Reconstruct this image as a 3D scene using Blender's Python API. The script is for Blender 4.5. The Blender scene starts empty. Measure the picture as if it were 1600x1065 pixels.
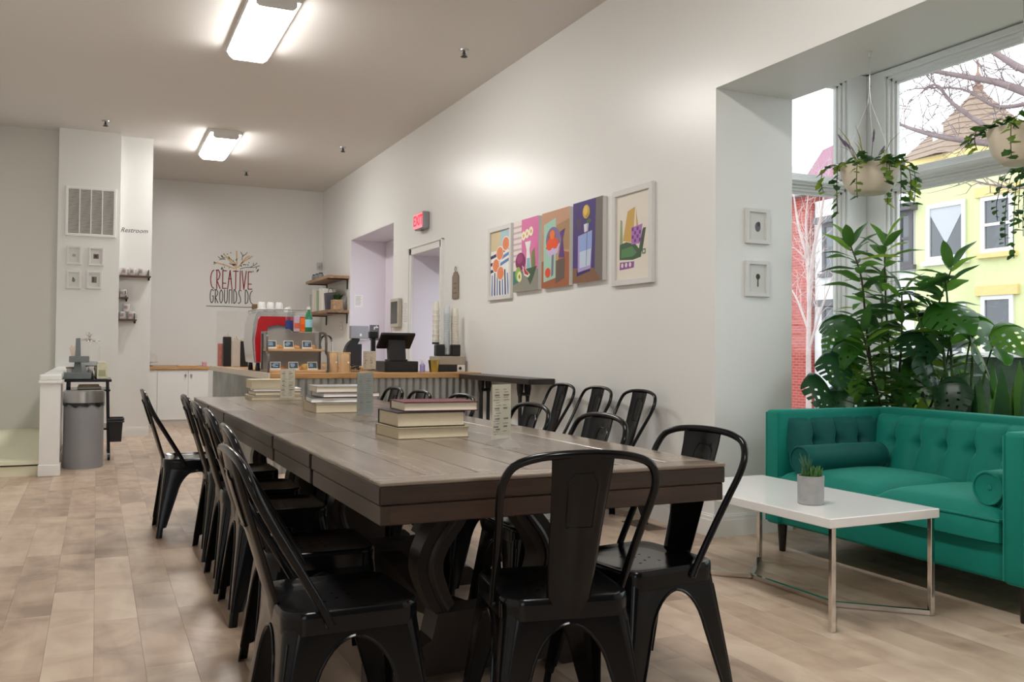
import bpy, bmesh, math, random
from mathutils import Vector, Matrix, noise
R = math.radians; PI = math.pi
rnd = random.Random(7)
S = bpy.context.scene; C = S.collection

# ------------------------------------------------------------ camera, sky, exposure
cam = bpy.data.cameras.new('camera'); co = bpy.data.objects.new('camera', cam); C.objects.link(co)
yaw, pit, rol = R(24.62), R(1.2), R(.50)
F = Vector((math.sin(yaw)*math.cos(pit), math.cos(yaw)*math.cos(pit), math.sin(pit)))
R0 = Vector((math.cos(yaw), -math.sin(yaw), 0)); U0 = R0.cross(F)
CR = R0*math.cos(rol)+U0*math.sin(rol); CU = U0*math.cos(rol)-R0*math.sin(rol)
m = Matrix((CR, CU, -F)).transposed().to_4x4(); m.translation = (0, 0, 1.13)
co.matrix_world = m
cam.sensor_width = 36; cam.lens = 1415*36/1600; cam.shift_y = -16.5/1600
cam.clip_start = .05; cam.clip_end = 300
S.camera = co
W = bpy.data.worlds.new('sky'); S.world = W; W.use_nodes = True
bg = W.node_tree.nodes['Background']
bg.inputs[0].default_value = (.90, .94, 1.0, 1); bg.inputs[1].default_value = 2.4
S.view_settings.view_transform = 'Standard'; S.view_settings.look = 'None'
S.view_settings.exposure = 0.17; S.view_settings.gamma = 1; S.view_settings.use_curve_mapping = False
LAMP = 36.0        # radiance of the fluorescent lenses
S.cycles.max_bounces = 10; S.cycles.diffuse_bounces = 5; S.cycles.glossy_bounces = 4
S.cycles.transparent_max_bounces = 12; S.cycles.transmission_bounces = 6
S.cycles.use_denoising = True; S.cycles.sample_clamp_indirect = 6
S.cycles.caustics_reflective = False; S.cycles.caustics_refractive = False

# ------------------------------------------------------------ materials
MATS = {}
def lin(c):
    return tuple((x/12.92 if x <= .04045 else ((x+.055)/1.055)**2.4) for x in [v/255 for v in c])
def mat(name, rgb, rough=.5, metal=0, spec=.5, bump=None, var=None, **kw):
    """rgb = linear colour; var = (scale, amount) noise variation; bump = (scale, strength)"""
    if name in MATS: return MATS[name]
    M = bpy.data.materials.new(name); M.use_nodes = True; MATS[name] = M
    n = M.node_tree.nodes; l = M.node_tree.links; b = n['Principled BSDF']
    b.inputs['Base Color'].default_value = (*rgb, 1); b.inputs['Roughness'].default_value = rough
    b.inputs['Metallic'].default_value = metal; b.inputs['Specular IOR Level'].default_value = spec
    for k, v in kw.items():
        b.inputs[k.replace('_', ' ')].default_value = v
    if var or bump:
        tc = n.new('ShaderNodeTexCoord')
    if var:
        t = n.new('ShaderNodeTexNoise'); t.inputs['Scale'].default_value = var[0]; t.inputs['Detail'].default_value = 5
        l.new(tc.outputs['Object'], t.inputs['Vector'])
        x = n.new('ShaderNodeMix'); x.data_type = 'RGBA'
        a = var[1]; x.inputs['A'].default_value = (*[c*(1-a) for c in rgb], 1); x.inputs['B'].default_value = (*[min(1, c*(1+a)) for c in rgb], 1)
        l.new(t.outputs['Fac'], x.inputs['Factor']); l.new(x.outputs['Result'], b.inputs['Base Color'])
    if bump:
        t = n.new('ShaderNodeTexNoise'); t.inputs['Scale'].default_value = bump[0]; t.inputs['Detail'].default_value = 3
        l.new(tc.outputs['Object'], t.inputs['Vector'])
        q = n.new('ShaderNodeBump'); q.inputs['Strength'].default_value = bump[1]; q.inputs['Distance'].default_value = .01
        l.new(t.outputs['Fac'], q.inputs['Height']); l.new(q.outputs['Normal'], b.inputs['Normal'])
    return M
def emit(name, rgb, s):
    if name in MATS: return MATS[name]
    M = bpy.data.materials.new(name); M.use_nodes = True; MATS[name] = M
    b = M.node_tree.nodes['Principled BSDF']; b.inputs['Base Color'].default_value = (*rgb, 1)
    b.inputs['Emission Color'].default_value = (*rgb, 1); b.inputs['Emission Strength'].default_value = s
    return M
def glass(name, tint=(1, 1, 1), refl=.06, rough=.02, k=.35):
    if name in MATS: return MATS[name]
    M = bpy.data.materials.new(name); M.use_nodes = True; MATS[name] = M
    n = M.node_tree.nodes; l = M.node_tree.links; n.remove(n['Principled BSDF'])
    o = n['Material Output']; t = n.new('ShaderNodeBsdfTransparent'); t.inputs[0].default_value = (*tint, 1)
    g = n.new('ShaderNodeBsdfGlossy'); g.inputs['Roughness'].default_value = rough
    fr = n.new('ShaderNodeLayerWeight'); fr.inputs[0].default_value = refl*3
    mp = n.new('ShaderNodeMath'); mp.operation = 'MULTIPLY_ADD'; mp.inputs[1].default_value = k; mp.inputs[2].default_value = refl*.5
    l.new(fr.outputs['Facing'], mp.inputs[0])
    x = n.new('ShaderNodeMixShader'); l.new(mp.outputs[0], x.inputs[0]); l.new(t.outputs[0], x.inputs[1]); l.new(g.outputs[0], x.inputs[2])
    l.new(x.outputs[0], o.inputs['Surface'])
    return M
def leafy(name, rgb, rough=.35, spec=.45, var=None, k=.42):
    """leaf: glossy surface that also lets light through"""
    if name in MATS: return MATS[name]
    M = mat(name, rgb, rough, spec=spec, var=var); n = M.node_tree.nodes; l = M.node_tree.links
    t = n.new('ShaderNodeBsdfTranslucent'); t.inputs[0].default_value = (min(1, rgb[0]*2.6), min(1, rgb[1]*2.4), rgb[2]*1.2, 1)
    x = n.new('ShaderNodeMixShader'); x.inputs[0].default_value = k; b = n['Principled BSDF']; o = n['Material Output']
    l.new(b.outputs[0], x.inputs[1]); l.new(t.outputs[0], x.inputs[2]); l.new(x.outputs[0], o.inputs['Surface']); return M
def plankmat(name, cols, rough, scale, streak=18, knots=.5, axis='Y', bump=.15, spec=.5):
    """wood whose tone and grain offset change from plank to plank (per object and per island)"""
    M = bpy.data.materials.new(name); M.use_nodes = True; MATS[name] = M
    n = M.node_tree.nodes; l = M.node_tree.links; b = n['Principled BSDF']
    tc = n.new('ShaderNodeTexCoord'); oi = n.new('ShaderNodeObjectInfo'); ge = n.new('ShaderNodeNewGeometry')
    ad = n.new('ShaderNodeMath'); ad.operation = 'ADD'; l.new(oi.outputs['Random'], ad.inputs[0]); l.new(ge.outputs['Random Per Island'], ad.inputs[1])
    fr = n.new('ShaderNodeMath'); fr.operation = 'FRACT'; l.new(ad.outputs[0], fr.inputs[0])
    sc = n.new('ShaderNodeMath'); sc.operation = 'MULTIPLY'; sc.inputs[1].default_value = 37; l.new(fr.outputs[0], sc.inputs[0])
    cb = n.new('ShaderNodeCombineXYZ'); l.new(sc.outputs[0], cb.inputs[0]); l.new(sc.outputs[0], cb.inputs[1]); l.new(sc.outputs[0], cb.inputs[2])
    va = n.new('ShaderNodeVectorMath'); va.operation = 'ADD'; l.new(tc.outputs['Object'], va.inputs[0]); l.new(cb.outputs[0], va.inputs[1])
    mp = n.new('ShaderNodeMapping'); st = (streak, 1.2, streak) if axis == 'Y' else (1.2, streak, streak)
    mp.inputs['Scale'].default_value = st; l.new(va.outputs[0], mp.inputs['Vector'])
    t1 = n.new('ShaderNodeTexNoise'); t1.inputs['Scale'].default_value = scale; t1.inputs['Detail'].default_value = 7; t1.inputs['Distortion'].default_value = .8
    l.new(mp.outputs[0], t1.inputs['Vector'])
    t2 = n.new('ShaderNodeTexNoise'); t2.inputs['Scale'].default_value = 3.2; t2.inputs['Detail'].default_value = 4; t2.inputs['Distortion'].default_value = 1.4
    l.new(va.outputs[0], t2.inputs['Vector'])
    mx = n.new('ShaderNodeMix'); mx.inputs[0].default_value = knots; l.new(t1.outputs['Fac'], mx.inputs[2]); l.new(t2.outputs['Fac'], mx.inputs[3])
    m2 = n.new('ShaderNodeMath'); m2.operation = 'MULTIPLY_ADD'; m2.inputs[1].default_value = .22; l.new(fr.outputs[0], m2.inputs[0]); l.new(mx.outputs[0], m2.inputs[2])
    m3 = n.new('ShaderNodeMath'); m3.operation = 'SUBTRACT'; m3.inputs[1].default_value = .11; l.new(m2.outputs[0], m3.inputs[0])
    cr = n.new('ShaderNodeValToRGB'); e = cr.color_ramp.elements
    e[0].position, e[1].position = .30, .70
    e[0].color = (*cols[0], 1); e[1].color = (*cols[-1], 1)
    if len(cols) == 3:
        q = e.new(.5); q.color = (*cols[1], 1)
    l.new(m3.outputs[0], cr.inputs[0]); l.new(cr.outputs[0], b.inputs['Base Color'])
    b.inputs['Roughness'].default_value = rough; b.inputs['Specular IOR Level'].default_value = spec
    bp = n.new('ShaderNodeBump'); bp.inputs['Strength'].default_value = bump; bp.inputs['Distance'].default_value = .002
    l.new(t1.outputs['Fac'], bp.inputs['Height']); l.new(bp.outputs[0], b.inputs['Normal'])
    return M
white_paint = mat('white wall paint', (.82, .82, .80), .30, bump=(60, .02))
pier_paint = white_paint
ceil_paint = mat('ceiling paint', (.70, .67, .635), .75)
trim_white = mat('white trim gloss', (.84, .84, .82), .3)
lilac = mat('lilac reveal tint', (.78, .73, .80), .5)  # lilac tint put into the base colour of the niche surfaces
black_metal = mat('glossy black powder coat', (.004, .004, .0045), .16, spec=.24)
dark_iron = mat('black iron', (.012, .012, .013), .45)
chrome = mat('chrome', (.75, .73, .70), .12, 1)
steel = mat('brushed steel', (.55, .54, .53), .3, 1)
floor_wood = plankmat('oak laminate', [lin((154, 131, 113)), lin((191, 168, 147)), lin((211, 192, 171))], .36, 1.3, 7, .6)
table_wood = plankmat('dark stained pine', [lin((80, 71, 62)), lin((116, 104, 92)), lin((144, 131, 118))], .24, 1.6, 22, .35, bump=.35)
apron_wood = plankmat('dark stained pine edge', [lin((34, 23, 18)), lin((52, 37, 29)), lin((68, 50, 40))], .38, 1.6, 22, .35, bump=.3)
leg_wood = mat('dark stained turned wood', (.022, .014, .010), .38, var=(9, .4))
counter_wood = plankmat('honey oak edge', [lin((150, 108, 66)), lin((184, 140, 92)), lin((205, 164, 114))], .42, 1.6, 14, .3, axis='X')
shelf_wood = plankmat('shelf wood', [lin((120, 90, 64)), lin((160, 126, 94)), lin((186, 152, 116))], .5, 1.6, 14, .3)
dark_wood = mat('dark bar wood', (.025, .018, .015), .35, var=(8, .3))
galv = mat('galvanised sheet', (.42, .43, .42), .42, .75, var=(3.5, .45))
clear = glass('clear acrylic', (.985, .985, .98), .05, k=.3)
window_glass = glass('window glass', (.97, .99, .98), .04, k=.14)
paper = mat('cream paper', lin((222, 214, 196)), .7)
white_paper = mat('white paper', lin((236, 235, 232)), .6)
ink = mat('grey ink', lin((128, 122, 112)), .7)
white_ceramic = mat('white ceramic', (.82, .82, .81), .2)
leafmats = [leafy('leaf green %d' % i, c, .35, spec=.45, var=(14, .3)) for i, c in enumerate([(.036, .095, .028), (.062, .155, .036), (.12, .23, .05), (.026, .072, .032), (.17, .26, .06)])]
stem_mat = mat('plant stem', (.07, .06, .03), .6)
cream_pot = mat('cream pot', lin((222, 212, 192)), .45)
black_plastic = mat('black plastic', (.012, .012, .013), .4)
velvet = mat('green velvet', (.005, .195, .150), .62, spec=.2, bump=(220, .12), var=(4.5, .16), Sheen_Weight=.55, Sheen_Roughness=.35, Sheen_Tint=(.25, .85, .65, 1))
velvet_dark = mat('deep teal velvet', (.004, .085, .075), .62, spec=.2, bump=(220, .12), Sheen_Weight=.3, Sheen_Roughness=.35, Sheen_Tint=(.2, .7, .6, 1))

# ------------------------------------------------------------ mesh builder
class MB:
    def __init__(s): s.v = []; s.f = []; s.mi = []; s.cur = 0
    def add(s, vs, fs, M=None):
        o = len(s.v)
        s.v += [(M @ Vector(p))[:] if M is not None else tuple(p) for p in vs]
        for f in fs: s.f.append([i+o for i in f]); s.mi.append(s.cur)
        return s
    def mat(s, i): s.cur = i; return s
    def box(s, a, b, M=None):
        x, y, z = a; X, Y, Z = b
        return s.add([(x, y, z), (X, y, z), (X, Y, z), (x, Y, z), (x, y, Z), (X, y, Z), (X, Y, Z), (x, Y, Z)],
                     [(0, 3, 2, 1), (4, 5, 6, 7), (0, 1, 5, 4), (1, 2, 6, 5), (2, 3, 7, 6), (3, 0, 4, 7)], M)
    def cbox(s, c, d, M=None):
        return s.box([c[i]-d[i]/2 for i in range(3)], [c[i]+d[i]/2 for i in range(3)], M)
    def rbox(s, a, b, r=.01, seg=2, M=None):
        bm = bmesh.new(); bmesh.ops.create_cube(bm, size=1)
        for v in bm.verts: v.co = Vector([a[i]+(v.co[i]+.5)*(b[i]-a[i]) for i in range(3)])
        bmesh.ops.bevel(bm, geom=bm.edges[:], offset=r, segments=seg, affect='EDGES', profile=.5)
        bm.verts.index_update()
        s.add([v.co[:] for v in bm.verts], [[v.index for v in f.verts] for f in bm.faces], M); bm.free(); return s
    def prism(s, pts, a, b, ax='z', M=None):
        n = len(pts)
        def P(p, h): return (p[0], p[1], h) if ax == 'z' else ((p[0], h, p[1]) if ax == 'y' else (h, p[0], p[1]))
        return s.add([P(p, a) for p in pts]+[P(p, b) for p in pts],
                     [list(range(n))[::-1], list(range(n, 2*n))]+[(i, (i+1) % n, n+(i+1) % n, n+i) for i in range(n)], M)
    def tube(s, pts, r, n=8, M=None, closed=False, flat=None):
        pts = [Vector(p) for p in pts]; N = len(pts); rr = r if isinstance(r, (list, tuple)) else [r]*N
        vs = []; up = None
        for i, p in enumerate(pts):
            a = pts[i-1] if (i > 0 or closed) else p; b = pts[(i+1) % N] if (i < N-1 or closed) else p
            t = (b-a).normalized() if (b-a).length > 1e-9 else Vector((0, 0, 1))
            if up is None: up = Vector((0, 0, 1)) if abs(t.z) < .9 else Vector((1, 0, 0))
            x = up-t*up.dot(t)
            if x.length < 1e-6: x = t.orthogonal()
            x.normalize(); y = t.cross(x); up = x
            for k in range(n):
                q = 2*PI*k/n+PI/n; vs.append((p+(x*math.cos(q)*(flat or 1)+y*math.sin(q))*rr[i])[:])
        fs = []
        for i in range(N-1+(1 if closed else 0)):
            j = (i+1) % N
            for k in range(n): fs.append((i*n+k, i*n+(k+1) % n, j*n+(k+1) % n, j*n+k))
        if not closed: fs += [list(range(n))[::-1], [(N-1)*n+k for k in range(n)]]
        return s.add(vs, fs, M)
    def lathe(s, prof, n=20, M=None, cap=True, sx=1, sy=1):
        vs = []; fs = []; N = len(prof)
        for r, z in prof:
            for k in range(n):
                q = 2*PI*k/n; vs.append((r*math.cos(q)*sx, r*math.sin(q)*sy, z))
        for i in range(N-1):
            for k in range(n): fs.append((i*n+k, i*n+(k+1) % n, (i+1)*n+(k+1) % n, (i+1)*n+k))
        if cap: fs += [list(range(n))[::-1], [(N-1)*n+k for k in range(n)]]
        return s.add(vs, fs, M)
    def grid(s, fn, nu, nv, M=None, flip=False, cu=False):
        vs = [fn(i/nu, j/nv) for j in range(nv+1) for i in range(nu+1)]
        fs = []
        for j in range(nv):
            for i in range(nu):
                q = (j*(nu+1)+i, j*(nu+1)+i+1, (j+1)*(nu+1)+i+1, (j+1)*(nu+1)+i); fs.append(q[::-1] if flip else q)
        return s.add(vs, fs, M)
    def mesh(s, name, mats, smooth=None):
        me = bpy.data.meshes.new(name); me.from_pydata(s.v, [], s.f)
        for k in (mats if isinstance(mats, (list, tuple)) else [mats]): me.materials.append(k)
        if any(s.mi): me.polygons.foreach_set('material_index', s.mi)
        me.update()
        if smooth:
            me.polygons.foreach_set('use_smooth', [True]*len(me.polygons)); me.set_sharp_from_angle(angle=R(smooth))
        return me
    def o(s, name, mats, parent=None, smooth=None, loc=None, rz=0):
        ob = bpy.data.objects.new(name, s.mesh(name, mats, smooth)); C.objects.link(ob)
        if parent is not None: ob.parent = parent
        if loc: ob.location = loc
        if rz: ob.rotation_euler.z = rz
        return ob
def T(x=0, y=0, z=0, rz=0, rx=0, ry=0, s=1):
    M = Matrix.Translation((x, y, z)) @ Matrix.Rotation(rz, 4, 'Z') @ Matrix.Rotation(ry, 4, 'Y') @ Matrix.Rotation(rx, 4, 'X')
    return M @ Matrix.Diagonal((s, s, s, 1)) if s != 1 else M
def tag(o, label, cat, group=None, kind=None):
    o['label'] = label; o['category'] = cat
    if group: o['group'] = group
    if kind: o['kind'] = kind
    return o
def thing(name, label, cat, loc=(0, 0, 0), rz=0, group=None):
    o = bpy.data.objects.new(name, None); o.empty_display_size = .05; C.objects.link(o)
    o.location = loc; o.rotation_euler.z = rz
    return tag(o, label, cat, group)
def struct(o): o['kind'] = 'structure'; return o
def copy_part(ob, parent, name=None):
    c = ob.copy(); C.objects.link(c); c.parent = parent
    return c
def dup(root, label, loc, rz=0, group=None):
    r = root.copy(); C.objects.link(r); r.location = loc; r.rotation_euler.z = rz; r['label'] = label
    if group: r['group'] = group
    for ch in KIDS(root):
        c = copy_part(ch, r)
        for g in KIDS(ch): copy_part(g, c)
    return r
def KIDS(o): return list(o.children)
def link(mesh, name, parent, loc=(0, 0, 0), rot=(0, 0, 0), scale=(1, 1, 1)):
    ob = bpy.data.objects.new(name, mesh); C.objects.link(ob)
    if parent is not None: ob.parent = parent
    ob.location = loc; ob.rotation_euler = rot; ob.scale = scale
    return ob
def smoothpts(pts, n=6, closed=False):
    """Catmull-Rom"""
    pts = [Vector(p) for p in pts]; out = []; N = len(pts)
    for i in range(N if closed else N-1):
        g = lambda k: pts[k % N] if closed else pts[max(0, min(N-1, k))]
        a, b, c, d = g(i-1), g(i), g(i+1), g(i+2)
        for k in range(n):
            t = k/n
            out.append(.5*((2*b)+(c-a)*t+(2*a-5*b+4*c-d)*t*t+(3*b-a-3*c+d)*t**3))
    if not closed: out.append(pts[-1])
    return out
def text_mesh(body, size, extrude=.001, shear=0, sx=1, align='CENTER', bold=0):
    cu = bpy.data.curves.new('lettering', 'FONT'); cu.body = body; cu.size = size; cu.extrude = extrude; cu.shear = shear
    cu.align_x = align; cu.align_y = 'CENTER'; cu.offset = bold; cu.resolution_u = 2
    o = bpy.data.objects.new('lettering', cu); C.objects.link(o)
    me = bpy.data.meshes.new_from_object(o.evaluated_get(bpy.context.evaluated_depsgraph_get()))
    bpy.data.objects.remove(o)
    if sx != 1: me.transform(Matrix.Diagonal((sx, 1, 1, 1)))
    return me
# frames that stand a flat XY drawing up on a wall: facing -Y, facing -X
FACE_Y = Matrix.Rotation(PI/2, 4, 'X')
FACE_X = Matrix.Rotation(-PI/2, 4, 'Z') @ FACE_Y
# ------------------------------------------------------------ room shell
WX, WO, CZ, YB, YF, XL = 3.43, 4.03, 3.75, 15.18, -2.6, -1.15   # right wall faces, ceiling, back, front, left
BX, BY = 5.10, 4.92                                              # bay window planes
q = MB().box((XL-.15, YF-.15, -.12), (BX+.2, YB+.15, -.012)); floor = struct(q.o('floor', mat('subfloor', (.16, .12, .09), .6)))
q = MB().box((XL-.15, YF-.15, CZ), (WO, YB+.15, CZ+.12)); struct(q.o('ceiling', ceil_paint))
q = MB()                                                         # thick right wall with its openings
for y0, y1, z0, z1 in ((YF-.15, .6, 0, CZ), (.6, 4.509, 2.745, CZ), (4.509, 9.365, 0, CZ), (9.365, 10.36, 2.25, CZ),
                       (10.36, 11.145, 0, CZ), (11.145, 13.30, 2.745, CZ), (13.30, YB+.15, 0, CZ)):
    q.box((WX, y0, z0), (WO, y1, z1))
struct(q.o('wall_right', white_paint))
q = MB().box((XL-.15, YB, 0), (WX, YB+.15, CZ)); struct(q.o('wall_back', white_paint))
q = MB().box((XL-.15, YF, 0), (XL, YB, CZ)); struct(q.o('wall_left', white_paint))
q = MB()                                                         # unseen street front behind the camera, opening narrowed to dim chair reflections
q.box((XL, YF-.15, 0), (-.6, YF, CZ)); q.box((-.6, YF-.15, 2.2), (.5, YF, CZ)); q.box((.5, YF-.15, 0), (WX, YF, CZ)); q.box((-.6, YF-.15, 0), (.5, YF, .3))
struct(q.o('wall_front', mat('charcoal for dim reflections', (.06, .06, .062), .6)))  # dark colour added so the black chairs reflect less light
# left back: column with the vent, the panel behind it, stair wall
q = MB().box((-.449, 12.13, 0), (.236, 12.6, CZ)); struct(q.o('wall_column', white_paint))
q = MB().box((.20, 12.26, 0), (.61, 12.75, CZ)); struct(q.o('wall_alcove', white_paint))
q = MB().box((XL, 12.32, 0), (-.449, 12.5, CZ)); struct(q.o('wall_stair', mat('stair wall paint', (.72, .70, .655), .5)))
# knee wall of the stair: newel post, cap, low wall
q = MB().box((-.405, 8.87, 0), (-.31, 12.13, .82)); q.box((-.437, 8.79, .0), (-.28, 8.95, .80))
k = struct(q.o('wall_stair', trim_white))
c = MB().rbox((-.452, 8.772, .80), (-.264, 8.968, .825), .006); c.rbox((-.445, 8.78, .825), (-.272, 8.96, .878), .012)
c.rbox((-.43, 8.96, .82), (-.285, 12.13, .878), .012); c.o('cap', trim_white, k)
c = MB().rbox((-.445, 8.782, 0), (-.272, 8.96, .10), .006); c.rbox((-.305, 8.9, 0), (-.295, 12.13, .10), .003); c.o('baseboard', trim_white, k)
pale = mat('pale yellow stair paint', lin((236, 234, 208)), .5)
q = MB().box((XL, 8.87, 0), (-.437, 8.99, .085)); q.mat(1).box((XL, 8.89, .085), (-.437, 8.99, .10)).mat(0).box((XL, 8.85, .10), (-.405, 12.32, .13))
struct(q.o('trim_stair_landing', [pale, mat('shadow gap', (.02, .02, .02), .8)]))
# ---- baseboards
def bb(name, x0, y0, x1, y1, h=.135, t=.016, nrm=(-1, 0)):
    """baseboard from (x0,y0) to (x1,y1), standing t out along nrm, with a stepped top"""
    q = MB(); nx, ny = nrm
    for z0, z1, tt in ((0, h-.035, t), (h-.035, h-.012, t*.75), (h-.012, h, t*.45)):
        a = (min(x0, x1, x0+nx*tt, x1+nx*tt), min(y0, y1, y0+ny*tt, y1+ny*tt), z0)
        b = (max(x0, x1, x0+nx*tt, x1+nx*tt), max(y0, y1, y0+ny*tt, y1+ny*tt), z1); q.box(a, b)
    return struct(q.o(name, trim_white))
bb('baseboard_right', WX, 4.495, WX, 9.30); bb('baseboard_right_back', WX, 13.30, WX, YB)
bb('baseboard_pier', WX-.016, 4.509, WO, 4.509, nrm=(0, -1)); bb('baseboard_alcove', .236, 12.26, .61, 12.26, h=.12, nrm=(0, -1))
bb('baseboard_back', .61, YB, WX, YB, nrm=(0, -1)); bb('baseboard_column', -.449, 12.13, .236, 12.13, nrm=(0, -1))
bb('baseboard_left', XL, YF, XL, 8.85, nrm=(1, 0))
# ---- oak laminate: each plank in view is a plank
PWd, PL = .1655, 1.22
plank_me = MB(); plank_me.rbox((-PWd/2+.0002, -PL/2+.0002, -.012), (PWd/2-.0002, PL/2-.0002, 0), .0007, 1); plank_me = plank_me.mesh('plank', floor_wood)
cells = []
nrow = int((BX+.05-XL)/PWd)+1
for i in range(nrow):
    x = XL+PWd*(i+.5); off = rnd.random()*PL
    ymax = YB if x < WO-.05 else BY; y = YF-off
    if x > WX+.1 : ymax = BY if x > WO-.05 else 13.3
    while y < ymax:
        a, b = max(y, YF), min(y+PL, ymax)
        if b-a > .05:
            v = Vector((x, (a+b)/2, -1.13)); d = v.dot(F); u = v.dot(CR)/max(d, .01)
            seen = d > 1.2 and abs(u) < .64 and v.dot(CU)/max(d, .01) > -.62
            cells.append((0 if seen else 1, d, x, (a+b)/2, (b-a)/PL))
        y += PL
cells.sort()
rest = MB()
for k, (s, d, x, y, l) in enumerate(cells):
    if k < 299 and s == 0: link(plank_me, 'plank', floor, (x, y, 0), (0, 0, 0), (1, l, 1))
    else: rest.box((x-PWd/2+.0006, y-PL*l/2+.0006, -.012), (x+PWd/2-.0006, y+PL*l/2-.0006, 0))
o = rest.o('floor_planking', floor_wood, floor); o['kind'] = 'stuff'

# ------------------------------------------------------------ bay: side window, front window, ceiling and sill wall
q = MB().box((WO, .6, 3.15), (BX+.2, BY+.12, 3.25)); struct(q.o('ceiling_bay', white_paint))
q = MB().box((WO, BY, 0), (BX+.12, BY+.12, .55)); q.box((BX, .6, 0), (BX+.12, BY+.12, .55)); q.box((WO, .45, 0), (BX+.12, .6, 3.2))
q.box((WO-.05, 4.60, 0), (WO+.02, BY, 3.15))
struct(q.o('wall_bay', white_paint))
q = MB().rbox((WO+.10, BY-.20, .55), (BX, BY, .585), .006); q.rbox((BX-.2, .6, .55), (BX, BY-.2, .585), .006); struct(q.o('trim_sill', trim_white))
def window(name, span, panes, plane, fx):
    """fx: True = wall plane x = plane running along y; False = plane y running along x. panes: list of (a, b, z0, z1)"""
    def P(q, a, b, z0, z1, d0, d1, r=.004):
        if fx: q.rbox((plane+d0, a, z0), (plane+d1, b, z1), r, 1)
        else: q.rbox((a, plane+d0, z0), (b, plane+d1, z1), r, 1)
    root = bpy.data.objects.new(name, None); C.objects.link(root); struct(root)
    s0, s1 = span; f = MB(); zs = sorted({p[2] for p in panes}|{p[3] for p in panes}); zt = max(zs); zb = min(zs)
    ax = sorted({(p[0], p[1]) for p in panes})
    edges = [s0]+[e for p in ax for e in p]+[s1]
    for i in range(0, len(edges), 2): P(f, edges[i], edges[i+1], .58, 3.14, -.03, .09)
    P(f, s0+.002, s1-.002, zt, 3.139, -.029, .089); P(f, s0+.002, s1-.002, .581, zb, -.029, .089)
    f.o('frame', trim_white, root)
    rows = sorted({(p[2], p[3]) for p in panes})
    for (z0, z1), (z2, z3) in zip(rows, rows[1:]):
        g = MB(); P(g, s0+.003, s1-.003, z1, z2, -.045, .088); P(g, s0+.003, s1-.003, z1+.012, z2-.012, -.07, .02, .01); g.o('transom', trim_white, root)
    for a, b, z0, z1 in panes:
        g = MB()
        for k, (w, d) in enumerate(((.018, -.012), (.036, .012), (.052, .034))):
            P(g, a, a+w, z0, z1, d, d+.03, .003); P(g, b-w, b, z0, z1, d, d+.03, .003); P(g, a, b, z0, z0+w, d, d+.03, .003); P(g, a, b, z1-w, z1, d, d+.03, .003)
        g.o('sash', trim_white, root)
        g = MB(); 
        if fx: g.box((plane+.046, a+.04, z0+.04), (plane+.052, b-.04, z1-.04))
        else: g.box((a+.04, plane+.046, z0+.04), (b-.04, plane+.052, z1-.04))
        g.o('pane', window_glass, root)
    return root
side = window('window_1', (WO+.02, BX-.032), [(4.20, 4.885, 2.34, 3.09), (4.20, 4.885, .66, 2.298)], BY, False)
front = window('window_2', (.62, BY+.09), [(2.75, 4.73, 2.376, 3.095), (2.75, 4.73, .66, 2.308), (.80, 2.55, 2.376, 3.095), (.80, 2.55, .66, 2.308)], BX, True)
h_ = MB().tube(smoothpts([(4.61, BY-.085, 2.405), (4.63, BY-.12, 2.43), (4.70, BY-.13, 2.435), (4.76, BY-.12, 2.43), (4.78, BY-.085, 2.405)], 5), .009, 8)
h_.o('handle', steel, side, 40)
# door niche and deep window niche in the right wall, both lit from the outside
def niche(nm, y0, y1, zt, z0):
    q = MB(); x = WO
    for a in ((WX+.004, y0, 0), (WX+.004, y1-.006, 0)): q.box(a, (x, a[1]+.006, zt))
    q.box((WX+.004, y0, zt-.006), (x, y1, zt)); return struct(q.o(nm, lilac))
niche('trim_kitchen_reveal', 11.145, 13.30, 2.745, 0); niche('trim_door_reveal', 9.365, 10.36, 2.25, 0)
d = bpy.data.objects.new('door_1', None); C.objects.link(d); struct(d)
q = MB(); y0, y1 = 9.371, 10.354
for a in (((WO-.06, y0, 0), (WO-.01, y0+.11, 2.24)), ((WO-.06, y1-.11, 0), (WO-.01, y1, 2.24)), ((WO-.06, y0, 2.12), (WO-.01, y1, 2.24)), ((WO-.06, y0, 0), (WO-.01, y1, .25))): q.rbox(*a, .004, 1)
q.o('door_frame', trim_white, d); MB().box((WO-.04, y0+.1, .24), (WO-.034, y1-.1, 2.13)).o('pane', window_glass, d)
MB().tube([(WO-.12, y0+.03, 1.0), (WO-.12, y1-.03, 1.0)], .02, 10).o('push_bar', black_plastic, d, 40)
w3 = bpy.data.objects.new('window_3', None); C.objects.link(w3); struct(w3)
q = MB(); y0, y1 = 11.151, 13.294
for a in (((WO-.06, y0, .9), (WO-.01, y0+.1, 2.735)), ((WO-.062, y1-.42, .9), (WO-.012, y1-.001, 2.64)), ((WO-.06, y0, 2.63), (WO-.01, y1, 2.735)), ((WO-.06, y0, 0), (WO-.01, y1, 1.0))): q.rbox(*a, .004, 1)
q.o('frame', lilac, w3); MB().box((WO-.04, y0+.09, .99), (WO-.034, y1-.09, 2.64)).o('pane', window_glass, w3)
# casing round the door niche
q = MB(); x0, x1 = WX-.022, WX+.01
q.rbox((x0, 9.295, 0), (x1, 9.368, 2.325), .004, 1).rbox((x0, 10.357, 0), (x1, 10.43, 2.325), .004, 1).rbox((x0, 9.295, 2.247), (x1, 10.43, 2.33), .004, 1)
q.rbox((x0-.014, 9.28, 0), (x1, 9.302, 2.34), .004, 1).rbox((x0-.014, 10.422, 0), (x1, 10.444, 2.34), .004, 1).rbox((x0-.014, 9.28, 2.322), (x1, 10.444, 2.345), .004, 1)
struct(q.o('trim_door', trim_white))
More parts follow.
